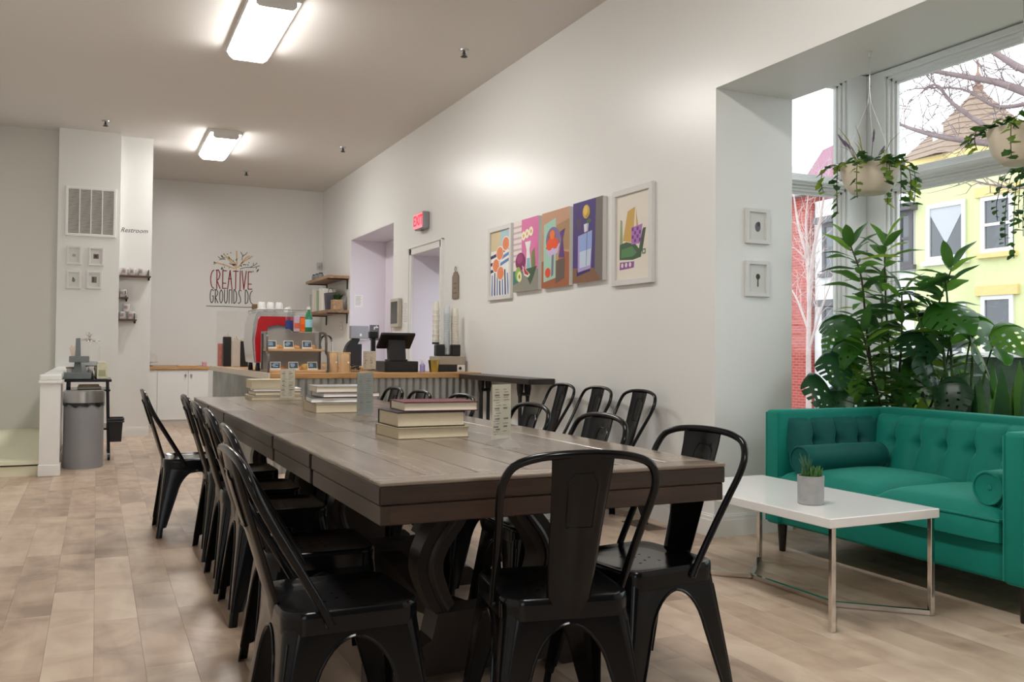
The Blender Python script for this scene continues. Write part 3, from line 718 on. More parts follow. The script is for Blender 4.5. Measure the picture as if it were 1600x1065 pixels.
for y in (.2, .45): MB().lathe([(.001, .30), (.035, .30), (.035, .38), (.001, .38)], 14, T(.50, y)).tube([(.50, y, .31), (.60, y, .30), (.68, y, .29)], .012, 8).o('group_head', steel, em, 40)
for x in (.10, .45):
    for y in (.08, .53): MB().lathe([(.022, 0), (.026, .01), (.018, .085)], 10, T(x, y)).o('foot', black_plastic, em, 40)
q = MB()
for y in (.04, .57): q.tube([(.08, y, .60), (.55, y, .60)], .006, 6)
for x in (.08, .55): q.tube([(x, .04, .60), (x, .57, .60)], .006, 6)
for x in (.08, .55):
    for y in (.04, .57): q.tube([(x, y, .57), (x, y, .60)], .005, 6)
q.o('cup_rail', steel, em, 40)
cupm = MB().lathe([(.001, 0), (.038, 0), (.040, .003), (.036, .05), (.031, .088), (.028, .094), (.001, .095)], 18).mesh('cup', white_ceramic, 40)
for k, (x, y) in enumerate(((.13, .10), (.215, .10), (.30, .10))):
    o = link(cupm, 'cup', None, (1.325+x, 8.95+y, CT+.576)); tag(o, ['leftmost of the tall white cups upside down on the espresso machine', 'middle tall white cup upside down on the espresso machine', 'rightmost tall white cup upside down on the espresso machine'][k], 'cup', 'cups on the espresso machine')
o = MB().lathe([(.001, 0), (.04, 0), (.038, .02), (.028, .042), (.012, .05), (.001, .05)], 18).o('bowl', white_ceramic, None, 50, (1.325+.385, 9.05, CT+.576)); tag(o, 'small white bowl upside down beside the cups on the espresso machine', 'bowl')
o = thing('tamper', 'small brown wooden tamper on the left of the espresso machine top', 'tool', (1.42, 9.28, CT+.576))
MB().lathe([(.001, 0), (.022, 0), (.022, .02), (.008, .03), (.001, .03)], 12).o('base', steel, o, 40); MB().rbox((-.02, -.02, .03), (.03, .02, .085), .008).o('handle', mat('brown wood handle', (.16, .08, .03), .5), o)
# ---- pastry case
pc = thing('pastry_case', 'two-tier curved glass pastry case with dark steel ends on the counter', 'display case', (1.405, 8.36, CT))
prof = smoothpts([(0, 0), (.0, .10), (.02, .165), (.075, .195), (.085, .20), (.09, .29), (.11, .345), (.17, .375), (.25, .38)], 4)
ring = [(p.x, p.y) for p in prof]+[(.38, .38), (.38, 0)]
dk = mat('gunmetal frame', (.16, .145, .135), .3, .8)
inn = [(max(.026, min(.355, a+.026)), max(.022, min(.357, b-.018 if a > .02 else b+.0))) for a, b in ring]
for x in (0, .545):
    q = MB(); n = len(ring)
    for h0 in (x, x+.018): q.v += [(h0, a, b) for a, b in ring]+[(h0, a, b) for a, b in inn]
    for i in range(n):
        j = (i+1) % n; q.f += [[i, j, n+j, n+i], [2*n+i, 3*n+i, 3*n+j, 2*n+j], [i, 2*n+i, 2*n+j, j], [n+i, n+j, 3*n+j, 3*n+i]]; q.mi += [0]*4
    q.o('end_frame', dk, pc)
q = MB(); pr = [(p.x+.004, p.y) for p in prof]
q.grid(lambda u, v: (.02+.523*u, *[pr[min(int(v*(len(pr)-1)+.5), len(pr)-1)][k] for k in (0, 1)]), 1, len(pr)-1); q.o('curved_glass', clear, pc, 60)
MB().box((.02, .24, .374), (.543, .375, .379)).o('top_glass', clear, pc)
tray = mat('pine tray', lin((206, 168, 124)), .5, var=(12, .2))
for z, y in ((.0, .02), (.195, .105)): MB().rbox((.02, y, z), (.543, .37, z+.022), .003, 1).o('shelf', tray, pc)
MB().box((.02, .366, .02), (.543, .374, .375)).o('back_panel', mat('grey reflection back', (.36, .355, .345), .25, spec=.6), pc)  # panel grey imitates reflections in the case glass
chalk = mat('chalkboard', lin((52, 66, 80)), .6); chalkw = mat('chalk writing', lin((170, 200, 225)), .8); whitewood = mat('white wood frame', lin((226, 220, 208)), .5)
for z, y, xs_ in ((.022, .05, (.08, .245, .42)), (.217, .135, (.055, .215, .385))):
    for k, x in enumerate(xs_):
        nm = ['left', 'middle', 'right'][k]+(' on the lower shelf' if z < .1 else ' on the upper shelf')
        t = thing('chalkboard_label', 'little framed chalkboard label, '+nm+' of the pastry case', 'label', (1.405+x, 8.36+y, CT+z), R((-6, 4, 8)[k]), 'labels in the pastry case')
        M_ = T(0, 0, 0, 0, R(-14))
        MB().rbox((-.045, 0, .012), (.045, .006, .078), .002, 1, M_).o('frame', whitewood, t); MB().box((-.04, -.001, .018), (.04, .002, .072), M_).o('board', chalk, t)
        q = MB(); r_ = random.Random(k+int(z*100)); 
        for zz in (.056, .044, .032): a = r_.uniform(-.034, -.02); q.box((a, -.0016, zz), (a+r_.uniform(.03, .05), -.0009, zz+.006), M_)
        q.o('chalk_marks', chalkw, t); MB().rbox((-.05, -.008, 0), (.05, .012, .013), .002, 1).o('stand', whitewood, t)
pastry = mat('baked crust', lin((190, 130, 66)), .6, var=(30, .35), bump=(40, .4)); pastry2 = mat('pale bake', lin((222, 184, 110)), .6, var=(30, .25))
pk = MB().grid(lambda u, v: ((u-.5)*.10, math.cos(PI*v)*.03*(1-(2*u-1)**2)**.5, .002+.034*math.sin(PI*v)*(1-(2*u-1)**2)**.5*(1+.15*math.sin(u*25))), 16, 10).mesh('croissant', pastry, 60)
for k, (x, y, z, rz, lb) in enumerate(((.16, .19, .022, .3, 'croissant between the left and middle labels, lower shelf'), (.33, .17, .022, 1.2, 'croissant between the middle and right labels, lower shelf'), (.14, .25, .217, .5, 'croissant between the left and middle labels, upper shelf'), (.29, .24, .217, -.4, 'croissant between the middle and right labels, upper shelf'), (.46, .25, .217, .9, 'croissant right of the right label, upper shelf'))):
    o = link(pk, 'croissant', None, (1.405+x, 8.36+y, CT+z), (0, 0, rz)); tag(o, 'golden '+lb, 'pastry', 'pastries in the case')
o = MB().lathe([(.001, 0), (.03, 0), (.042, .03), (.036, .05), (.001, .058)], 16).o('muffin', pastry2, None, 60, (1.405+.375, 8.53, CT+.022)); tag(o, 'pale yellow muffin left of the right label on the lower shelf', 'pastry', 'pastries in the case')
# ---- drinks on top of the case
zt = CT+.3795
def bottle(label, x, y, r, h, body, cap, lab, l0, l1, scale=1):
    t = thing('bottle', label, 'bottle', (x, y, zt), 0, 'drinks on the pastry case')
    MB().lathe([(.001, 0), (r*.9, 0), (r, .008), (r, h*.55), (r*.85, h*.66), (r*.42, h*.82), (r*.38, h*.92), (.001, h*.92)], 18).o('bottle_body', body, t, 50)
    MB().lathe([(.001, h*.9), (r*.48, h*.9), (r*.48, h), (.001, h)], 14).o('cap', cap, t, 40)
    MB().lathe([(r+.001, h*l0), (r+.001, h*l1)], 18, cap=False).o('paper_label', lab, t, 50)
    return t
bottle('clear water bottle with a dark blue label on the pastry case', 1.645, 8.64, .033, .235, glass('bottle plastic', (.86, .9, .92), .1), white_ceramic, mat('blue label', lin((28, 50, 120)), .4), .12, .45)
bottle('green glass bottle with pale blue label and white cap on the pastry case', 1.825, 8.62, .036, .235, mat('green glass', (.01, .19, .07), .08, spec=.8), white_ceramic, mat('pale blue label', lin((150, 205, 222)), .4), .18, .5)
def carton(name, label, x, y, z, w, d, h, m1, m2, cat, grp=None):
    t = thing(name, label, cat, (x, y, z), 0, grp); MB().rbox((-w/2, -d/2, 0), (w/2, d/2, h), .003, 1).o('carton_body', m1, t)
    MB().box((-w/2+.004, -d/2-.0008, h*.2), (w/2-.004, -d/2-.0001, h*.55)).o('print_panel', m2, t); return t
carton('juice_box', 'small patterned juice box between the two bottles on the pastry case', 1.715, 8.64, zt, .055, .05, .15, mat('lilac print', lin((190, 170, 190)), .4, var=(40, .3)), mat('orange print', lin((206, 96, 60)), .4), 'drink', 'drinks on the pastry case')
carton('juice_box', 'orange juice box beside the green bottle on the pastry case', 1.768, 8.63, zt, .045, .045, .13, mat('orange card', lin((236, 110, 24)), .4), mat('dark orange print', lin((220, 90, 16)), .4), 'drink', 'drinks on the pastry case')
# ---- kraft bags
kraft = mat('kraft paper', lin((202, 168, 128)), .7, var=(10, .15), bump=(25, .3))
def bag(label, x, y, w, h):
    t = thing('coffee_bag', label, 'bag', (x, y, CT), R(4), 'kraft coffee bags on the counter')
    def fn(u, v):
        U = u*2-1; d = .04*(1-v**3*.9); return (U*w/2*(1-.05*v), -d*(1-abs(U)**4)-.004*noise.noise((U*3, v*5, x)), h*v)
    MB().grid(fn, 12, 14).grid(lambda u, v: (lambda p: (p[0], -p[1], p[2]))(fn(u, v)), 12, 14, flip=True).o('bag_body', kraft, t, 60)
    MB().rbox((-w/2*.98, -.008, h-.018), (w/2*.98, .008, h+.004), .003, 1).o('folded_top', kraft, t)
    MB().lathe([(.001, .0), (.010, .0), (.010, .001), (.001, .001)], 12, T(.02, -.0405, h*.5, 0, PI/2)).o('valve', white_paper, t)
bag('brown kraft coffee bag just right of the pastry case', 2.035, 8.50, .105, .19); bag('second brown kraft coffee bag, right of the first', 2.147, 8.49, .11, .185)
o = thing('wire_basket', 'small dark wire basket right of the kraft bags', 'basket', (2.25, 8.5, CT)); q = MB()
for z, r in ((.004, .04), (.04, .05), (.075, .058)): q.tube([(r*math.cos(2*PI*k/16), r*math.sin(2*PI*k/16), z) for k in range(16)], .0025, 5, closed=True)
for k in range(12): a = 2*PI*k/12; q.tube([(.04*math.cos(a), .04*math.sin(a), .004), (.058*math.cos(a), .058*math.sin(a), .075)], .002, 5)
q.o('basket_wires', dark_iron, o)
q = MB()
for k in range(10): q.lathe([(.001, -.012), (.012, -.004), (.014, .006), (.001, .012)], 8, T(.03*math.cos(k*2.4), .03*math.sin(k*2.4), .03+.008*(k % 5)))
q.o('wrapped_sweets', mat('dark wrappers', (.05, .05, .06), .3), o, 50)
menu('cream menu stand standing on the coffee counter before the till', (2.335, 8.31, CT), R(12), w=.135, h=.205, seed=11)
# ---- till
p = thing('cash_drawer', 'low black cash drawer under the till screen', 'till', (2.69, 8.62, CT)); MB().rbox((-.17, -.19, 0), (.17, .19, .105), .006).o('drawer_case', black_plastic, p); MB().rbox((-.155, -.196, .02), (.155, -.19, .09), .003, 1).o('drawer_front', dark_iron, p)
p = thing('till_screen', 'black till screen on a stand, seen from behind', 'till', (2.69, 8.62, CT+.105))
MB().rbox((-.09, -.10, 0), (.09, .08, .018), .006).o('stand_base', black_plastic, p)
MB().prism([(-.06, .018), (.01, .018), (.05, .20), (-.02, .22)], -.085, .085, 'x').o('stand_neck', black_plastic, p)
MB().rbox((-.175, -.014, -.115), (.175, .014, .115), .008, 2, T(0, .01, .20, 0, R(52))).o('screen', black_plastic, p)
MB().box((-.16, .0142, -.10), (.16, .0155, .10), T(0, .01, .20, 0, R(52))).o('display_glass', mat('screen glass', (.02, .02, .025), .08), p)
p = thing('card_reader', 'small dark card reader standing behind the till screen', 'reader', (2.56, 8.98, CT)); MB().box((-.02, -.02, 0), (.02, .02, .33)).o('post', dark_iron, p); MB().rbox((-.045, -.03, .33), (.045, .03, .40), .008).o('reader_body', black_plastic, p)
MB().box((-.06, -.05, 0), (.06, .05, .01)).o('base', dark_iron, p)
p = thing('sanitiser_bottle', 'small lilac sanitiser bottle right of the till', 'bottle', (2.905, 8.44, CT)); MB().lathe([(.001, 0), (.025, 0), (.026, .07), (.012, .085), (.001, .085)], 16).o('bottle_body', mat('violet gel', (.35, .32, .60), .15), p, 40); MB().lathe([(.001, .08), (.013, .08), (.013, .105), (.001, .105)], 10).tube([(0, 0, .10), (0, 0, .122), (-.025, 0, .12)], .005, 6).o('pump', white_ceramic, p, 40)
gold = mat('brushed brass', (.62, .50, .14), .28, 1)
p = thing('brass_tip_cup', 'tapered brass cup on the counter by the cup stacks', 'cup', (3.03, 8.46, CT)); MB().lathe([(.001, 0), (.042, 0), (.056, .118), (.053, .118), (.040, .006), (.001, .006)], 24, sy=1).o('cup_body', gold, p, 40); MB().tube([(.0565*math.cos(2*PI*k/24), .0565*math.sin(2*PI*k/24), .118) for k in range(24)], .002, 5, closed=True).o('rim', gold, p)
# ---- cup dispenser
cd = thing('cup_dispenser', 'beige and black cup dispenser stand by the right wall', 'dispenser', (3.24, 8.66, CT))
MB().rbox((-.15, -.12, 0), (.07, .10, .07), .004, 1).o('drawer_base', black_plastic, cd); MB().rbox((-.02, -.125, .01), (.055, -.119, .06), .003, 1).lathe([(.001, 0), (.016, 0), (.014, .006), (.001, .006)], 14, T(.10, -.125, .035, 0, PI/2)).o('drawer_front', dark_iron, cd)
MB().rbox((.07, -.12, 0), (.155, .10, .07), .004, 1).o('side_box', white_ceramic, cd); MB().rbox((-.15, -.12, .07), (.155, .10, .155), .004, 1).o('upper_box', mat('beige box', lin((172, 162, 148)), .5), cd)
for x in (-.10, .07): MB().rbox((x-.045, -.10, .155), (x+.045, -.01, .275), .012).o('lid_holder', black_plastic, cd)
cupst = mat('paper cup white', lin((232, 228, 216)), .5)
def stack(name, label, x, y, z, r, n, pitch, m, h=.10):
    t = thing(name, label, 'cups', (x, y, z), 0, 'cup stacks by the right wall'); q = MB(); pr = [(.001, 0)]
    for k in range(n): pr += [(r*.86, k*pitch+.001), (r, k*pitch+pitch*.8), (r*1.06, k*pitch+pitch*.84), (r*1.06, k*pitch+pitch*.97)]
    pr += [(r*.98, n*pitch), (r*.78, n*pitch+h*.8), (.001, n*pitch+h*.8)]
    q.lathe(pr, 18).o('stacked_cups', m, t, 30); MB().lathe([(r*1.03, z_) for z_ in (0, .02)], 18, cap=False).o('holder_ring', dark_iron, t)
stack('cup_stack', 'tall stack of white paper cups nearest the right wall', 3.315, 8.64, CT+.156, .042, 17, .024, cupst)
stack('cup_stack', 'stack of wide white lids and cups left of the clear tube', 3.135, 8.70, CT+.276, .036, 7, .05, cupst)
stack('clear_cup_stack', 'slim stack of clear plastic cups between the white stacks', 3.225, 8.62, CT+.156, .034, 24, .018, mat('frosted clear plastic', (.62, .68, .72), .12, spec=.8))
# ---- left wing of the counter: guard, canisters
o = thing('acrylic_guard', 'clear upright acrylic guard sheet at the far left of the counter', 'screen', (1.31, 11.42, CT)); MB().box((0, 0, .004), (.6, .006, .665)).o('sheet', clear, o); MB().box((.05, -.06, 0), (.09, .06, .012)).box((.5, -.06, 0), (.54, .06, .012)).o('foot', steel, o)
for k, (x, y, m_, h, lb) in enumerate(((1.40, 11.15, black_plastic, .35, 'tall black caddy at the far left of the counter'), (1.475, 10.95, mat('pale sleeve', lin((206, 200, 192)), .5), .31, 'grey-white sleeve holder beside the black caddy'), (1.575, 11.0, black_plastic, .30, 'second black caddy, next to the espresso machine'))):
    t = thing('caddy', lb, 'caddy', (x, y, CT), 0, 'caddies left of the espresso machine'); MB().rbox((-.045, -.045, 0), (.045, .045, h), .006).o('caddy_body', m_, t)
    q = MB()
    for j in range(4): q.rbox((-.036+j*.018, -.03, h-.02), (-.022+j*.018, .03, h+.02+.012*(j % 3)), .002, 1)
    q.o('napkins', paper, t)
red_tin = mat('red label tin', lin((196, 120, 112)), .4, var=(30, .3))
for k in range(3):
    o = MB().lathe([(.001, 0), (.04, 0), (.042, .005), (.042, .085), (.04, .09), (.001, .09)], 16).o('tin', red_tin, None, 40, (1.36, 11.34, CT+.0905*k)); tag(o, ['bottom', 'middle', 'top'][k]+' pinkish tin of the little stack behind the acrylic guard', 'tin', 'tins behind the guard')
o = thing('milk_jug', 'small steel milk jug on the counter by the machine feet', 'jug', (1.49, 8.87, CT)); MB().lathe([(.001, 0), (.035, 0), (.038, .01), (.030, .07), (.034, .085), (.031, .085), (.028, .07), (.001, .02)], 18).o('jug_body', chrome, o, 50); MB().tube(smoothpts([(-.034, 0, .07), (-.065, 0, .065), (-.06, 0, .02), (-.036, 0, .02)], 4), .005, 6).o('handle', chrome, o, 50)
# ---- bar shelf on the right wall with iron pedestals
bt = thing('bar_table', 'narrow dark bar table along the right wall on iron pedestals', 'table', (0, 0, 0))
MB().rbox((3.185, 6.62, .845), (WX-.003, 8.17, .892), .004, 1).o('bar_top', dark_wood, bt)
for y in (6.95, 7.80):
    q = MB()
    for dx in (-.035, .035): q.lathe([(.03, .02), (.022, .06), (.018, .12), (.016, .72), (.024, .76), (.030, .80), (.030, .845)], 12, T(3.30+dx, y))
    for z in (.10, .74): q.rbox((3.25, y-.03, z), (3.35, y+.03, z+.025), .005, 1)
    q.o('pedestal', dark_iron, bt, 40); MB().rbox((3.08, y-.06, 0), (3.405, y+.06, .022), .006).o('base_plate', dark_iron, bt)
# ---- base cabinet at the back left
cb = thing('base_cabinet', 'white base cabinet with oak top in the back left corner', 'cabinet', (0, 0, 0))
lam = mat('white laminate', (.80, .80, .78), .35)
MB().box((.62, 13.97, .06), (1.50, 15.17, .795)).box((.62, 13.99, 0), (1.50, 15.17, .06)).o('carcass', lam, cb)
MB().rbox((.62, 13.93, .795), (1.53, 15.17, .836), .003, 1).o('worktop', counter_wood, cb)
hz = steel
for k, (x0, x1, hx) in enumerate(((.625, .795, None), (.80, 1.215, 1.18), (1.22, 1.495, 1.26))):
    d = MB().rbox((x0, 13.952, .07), (x1, 13.97, .79), .002, 1).o('door', lam, cb)
    if hx: MB().rbox((hx-.012, 13.93, .69), (hx+.012, 13.952, .73), .003, 1).o('handle', hz, d)
o = thing('cake_dome', 'glass cake dome on a stand at the left end of the white cabinet', 'dome', (.70, 14.25, .837)); MB().lathe([(.001, 0), (.06, 0), (.05, .01), (.015, .02), (.015, .05), (.12, .06), (.12, .068), (.001, .068)], 24).o('stand', steel, o, 40); MB().lathe([(.112, .07), (.112, .13), (.09, .17), (.04, .19), (.015, .192), (.012, .20), (.02, .215), (.012, .228), (.001, .23)], 24, cap=False).o('glass_dome', clear, o, 50)
o = thing('cutting_board', 'thin wooden board lying on the white cabinet', 'board', (1.22, 14.2, .837)); MB().rbox((-.14, -.09, 0), (.14, .09, .016), .004).o('board', tray, o); MB().rbox((-.12, -.08, .016), (.12, .08, .022), .002, 1).o('paper_sheet', white_paper, o)
o = thing('box', 'small pink box at the right end of the white cabinet', 'box', (1.46, 14.15, .837)); MB().rbox((-.03, -.03, 0), (.03, .03, .07), .003, 1).o('box_body', mat('pink card', lin((206, 150, 160)), .5), o); MB().rbox((-.032, -.032, .055), (.032, .032, .072), .003, 1).o('lid', mat('pale pink card', lin((224, 190, 190)), .5), o)
# ---- back counter by the niche: tap, grinder
bk_ = thing('back_counter', 'low back counter below the lilac niche behind the till', 'counter', (0, 0, 0))
MB().box((2.95, 11.2, 0), (WX-.003, 14.9, .845)).o('carcass', lam, bk_); MB().rbox((2.92, 11.17, .846), (WX-.003, 14.93, .885), .003, 1).o('worktop', counter_wood, bk_)
o = thing('tap', 'tall spring-necked steel tap behind the pastry case', 'tap', (2.99, 12.9, .886)); q = MB(); cv = smoothpts([(.08, 0, 0), (.08, 0, .30), (.05, 0, .40), (-.03, 0, .42), (-.08, 0, .36), (-.09, 0, .25)], 8); q.tube(cv, .012, 8).o('neck', steel, o, 50)
q = MB(); 
for k in range(10, len(cv)-6): q.lathe([(.016, -.004), (.019, 0), (.016, .004)], 8, Matrix.Translation(cv[k]))
q.o('spring', dark_iron, o, 40); MB().lathe([(.018, .18), (.022, .2), (.018, .27)], 10, T(-.09)).o('spray_head', black_plastic, o, 40); MB().lathe([(.03, 0), (.028, .02), (.014, .03)], 12, T(.08)).o('base', steel, o, 40)
o = thing('coffee_grinder', 'black curved coffee grinder on the back counter beside the niche', 'grinder', (3.22, 12.35, .886)); MB().prism(smoothpts([(-.11, 0), (-.11, .12), (-.08, .27), (0, .36), (.06, .36), (.08, .30)], 4) and [(p.x, p.y) for p in smoothpts([(-.12, 0), (-.12, .12), (-.09, .26), (-.02, .35), (.05, .36)], 4)]+[(.05, .30), (.12, .30), (.12, 0)], -.07, .07, 'y').o('grinder_body', black_plastic, o, 40); MB().lathe([(.03, .30), (.06, .36), (.06, .38), (.001, .38)], 14, T(.05)).o('hopper', dark_iron, o, 40)
# ------------------------------------------------------------ shelves over the back counter
def wall_shelf(label, z, grp):
    t = thing('wall_shelf', label, 'shelf', (0, 0, 0), 0, grp)
    MB().rbox((3.11, 13.36, z-.045), (WX-.003, 14.95, z), .003, 1).o('board', shelf_wood, t)
    for y in (13.45, 14.8): MB().box((3.12, y-.015, z-.062), (WX-.002, y+.015, z-.047)).box((WX-.016, y-.015, z-.20), (WX-.002, y+.015, z-.062)).o('bracket', dark_iron, t)
    return t
wall_shelf('upper wooden wall shelf over the back counter', 2.215, 'wall shelves in the corner'); wall_shelf('lower wooden wall shelf over the back counter, holding tall books', 1.70, 'wall shelves in the corner')
cols = [('grey', (176, 180, 178), .30), ('white', (232, 228, 216), .36), ('cream', (222, 216, 196), .34), ('sage green', (150, 176, 150), .33), ('ivory', (230, 226, 212), .35), ('chalk white', (236, 232, 224), .33)]
for k, (n, c, h) in enumerate(cols):
    t = thing('tall_folder', n+' tall folder, number '+['one', 'two', 'three', 'four', 'five', 'six'][k]+' from the far end of the lower wall shelf', 'folder', (3.24, 14.72-.17*k, 1.701), R(90), 'tall folders on the lower wall shelf')
    MB().rbox((-.06, -.10, 0), (.06, .10, h), .006).o('cover', mat('folder '+n, lin(c), .55), t); MB().box((-.05, -.095, h-.002), (.05, .095, h+.004)).o('pages', white_paper, t)
t = thing('paper_bag', 'dark grey bag beside the small plant on the lower wall shelf', 'bag', (3.24, 13.70, 1.701)); MB().prism([(-.08, 0), (-.10, .26), (.06, .28), (.07, 0)], -.06, .06, 'y').o('bag_body', mat('charcoal bag', lin((86, 80, 90)), .6), t); MB().tube(smoothpts([(-.05, 0, .26), (-.03, 0, .33), (.01, 0, .33), (.03, 0, .27)], 4), .004, 5).o('handle', dark_iron, t)
t = thing('potted_plant', 'small green plant in a wooden box on the lower wall shelf', 'plant', (3.27, 13.47, 1.701)); MB().rbox((-.075, -.075, 0), (.075, .075, .15), .004, 1).o('wooden_box', shelf_wood, t)
q = MB()
for k in range(46):
    a = rnd.random()*2*PI; l = rnd.uniform(.06, .15); d = Vector((math.cos(a), math.sin(a), .3)); b = Vector((.05*rnd.uniform(-1, 1), .05*rnd.uniform(-1, 1), .15))
    e = b+d*l+Vector((0, 0, .05)); s = Vector((-d.y, d.x, 0))*.014; m_ = (b+e)/2+Vector((0, 0, .03)); q.add([b, m_+s, e, m_-s], [(0, 1, 2, 3)])
o = q.o('foliage', leafmats[0], t); o['kind'] = 'stuff'
gl = mat('grey glass', (.25, .26, .26), .12, spec=.7)
for k in range(3):
    t = thing('glass_jar', ['first', 'second', 'third'][k]+' small grey jar from the far end of the upper wall shelf', 'jar', (3.20, 14.7-.22*k, 2.216), 0, 'jars on the upper wall shelf'); MB().lathe([(.001, 0), (.04, 0), (.045, .02), (.045, .07), (.03, .085), (.001, .085)], 14).o('jar_body', gl, t, 40); MB().lathe([(.001, .085), (.034, .085), (.034, .10), (.001, .10)], 14).o('lid', dark_iron, t, 40)
t = thing('sensor', 'small grey sensor box on the back wall near the corner', 'sensor', (3.37, YB-.001, 2.50)); MB().rbox((-.035, -.04, -.06), (.035, 0, .06), .006).o('sensor_body', mat('light grey plastic', (.55, .55, .53), .4), t); MB().rbox((-.02, -.045, -.04), (.02, -.04, .0), .002, 1).o('lens', grey_panel, t)
t = thing('wall_outlet', 'white wall outlet below the lower wall shelf', 'outlet', (WX-.001, 13.80, 1.465)); MB().rbox((-.008, -.06, -.07), (0, .06, .07), .003, 1).o('plate', white_ceramic, t); MB().rbox((-.011, -.02, .012), (-.008, .02, .045), .002, 1).rbox((-.011, -.02, -.045), (-.008, .02, -.012), .002, 1).o('sockets', trim_white, t)
# ---- things on the niche jamb (plane y = 13.29)
JY = 13.293
t = thing('towel_dispenser', 'grey paper towel dispenser on the lilac niche wall', 'dispenser', (3.555, JY, 1.27)); MB().rbox((-.135, -.10, 0), (.135, 0, .19), .008).o('dispenser_case', mat('grey metal', (.30, .29, .31), .35, .3), t); MB().rbox((.0, -.103, .035), (.03, -.10, .075), .003, 1).o('window_slot', white_ceramic, t); MB().box((-.11, -.085, -.02), (.11, -.02, 0)).o('paper_towel', white_paper, t)
t = thing('handwash_sign', 'grey sign with a white tap and hands beside the towel dispenser', 'sign', (3.805, JY, 1.365)); MB().rbox((-.072, -.006, -.115), (.072, 0, .115), .002, 1).o('board', mat('slate grey print', lin((104, 104, 110)), .5), t)
q = MB().box((-.01, -.0075, .07), (.06, -.0061, .09)).box((-.01, -.0075, .045), (.008, -.0061, .07)).box((.025, -.0075, .09), (.04, -.0061, .105)).prism([(-.055, -.02), (-.05, -.035), (.02, -.035), (.01, -.01), (-.01, 0), (-.025, .02)], -.0075, -.0061, 'y').o('tap_and_hands', white_paper, t)
q = MB()
for k, w in enumerate((.09, .07, .08)): q.box((-w/2, -.0075, -.06-.016*k), (w/2, -.0061, -.052-.016*k))
q.o('lettering', mat('pale grey ink', lin((160, 160, 166)), .6), t)
def notice(label, M, w, h, n, m_=None, loc=(0, 0, 0)):
    t = thing('paper_notice', label, 'notice', loc, 0, 'printed notices by the niche'); MB().box((-w/2, -h/2, 0), (w/2, h/2, .0015), M).o('sheet', m_ or white_paper, t)
    q = MB(); r_ = random.Random(n)
    for k in range(n): y = h/2-.03-(h-.05)*k/n; q.box((-w*.38, y-.004, .0016), (w*r_.uniform(.15, .38), y+.003, .0022), M)
    q.o('printed_lines', mat('faint ink', lin((176, 172, 178)), .7), t)
notice('white printed notice high on the lilac niche wall', FACE_Y, .13, .19, 7, loc=(3.56, JY, 1.835))
notice('narrow printed notice on the right wall beside the wall tablet', FACE_X, .20, .29, 12, loc=(WX-.001, 10.60, 1.565))
t = thing('wall_tablet', 'white-framed wall tablet with dark screen by the door casing', 'screen', (WX-.001, 10.93, 1.575)); MB().rbox((-.05, -.17, -.18), (0, .17, .18), .01).o('frame', mat('beige frame', lin((190, 182, 170)), .4), t); MB().box((-.053, -.13, -.135), (-.05, .13, .14)).o('screen_glass', mat('dark screen', (.03, .03, .032), .12), t); MB().tube(smoothpts([(-.02, .17, -.10), (-.02, .21, -.14), (-.015, .22, -.3), (-.012, .20, -.5)], 5), .008, 6).o('cable', white_ceramic, t, 60)
t = thing('wooden_tag', 'grey wooden hanging tag on the right wall by the door casing', 'tag', (WX-.001, 8.90, 1.78)); MB().prism([(-.085, -.12), (.085, -.12), (.085, .11), (.035, .16), (-.035, .16), (-.085, .11)], -.016, -.001, 'x').o('tag_board', mat('weathered wood', lin((138, 122, 108)), .7, var=(16, .2)), t); q = MB().tube(smoothpts([(-.012, 0, .14), (-.012, .02, .19), (-.012, 0, .215), (-.012, -.02, .19), (-.012, 0, .14)], 4), .003, 5).o('string', dark_iron, t)
q = MB()
for k, w in enumerate((.09, .07, .1)): q.box((-.0175, -w/2, .03-.05*k), (-.0161, w/2, .045-.05*k))
q.o('painted_marks', mat('faded dark paint', lin((112, 98, 86)), .8), t)
# ---- exit sign
t = thing('exit_sign', 'glowing red EXIT sign high on the right wall', 'sign', (WX, 9.92, 2.60)); MB().rbox((-.085, -.155, -.10), (0, .155, .10), .018, 3).o('housing', mat('sign grey', (.30, .29, .31), .45), t, 40)
MB().rbox((-.089, -.14, -.086), (-.084, .14, .086), .002, 1).o('lit_face', emit('lit pink red', (1.0, .20, .25), .9), t)
me = text_mesh('EXIT', .16, .0008, bold=.004); me.materials.append(emit('lit deep red', (.85, .02, .05), .6)); o = link(me, 'lettering', t); o.matrix_local = Matrix.Translation((-.090, 0, 0)) @ FACE_X
MB().rbox((-.05, -.03, -.106), (-.02, .03, -.098), .002, 1).o('test_button', dark_iron, t)
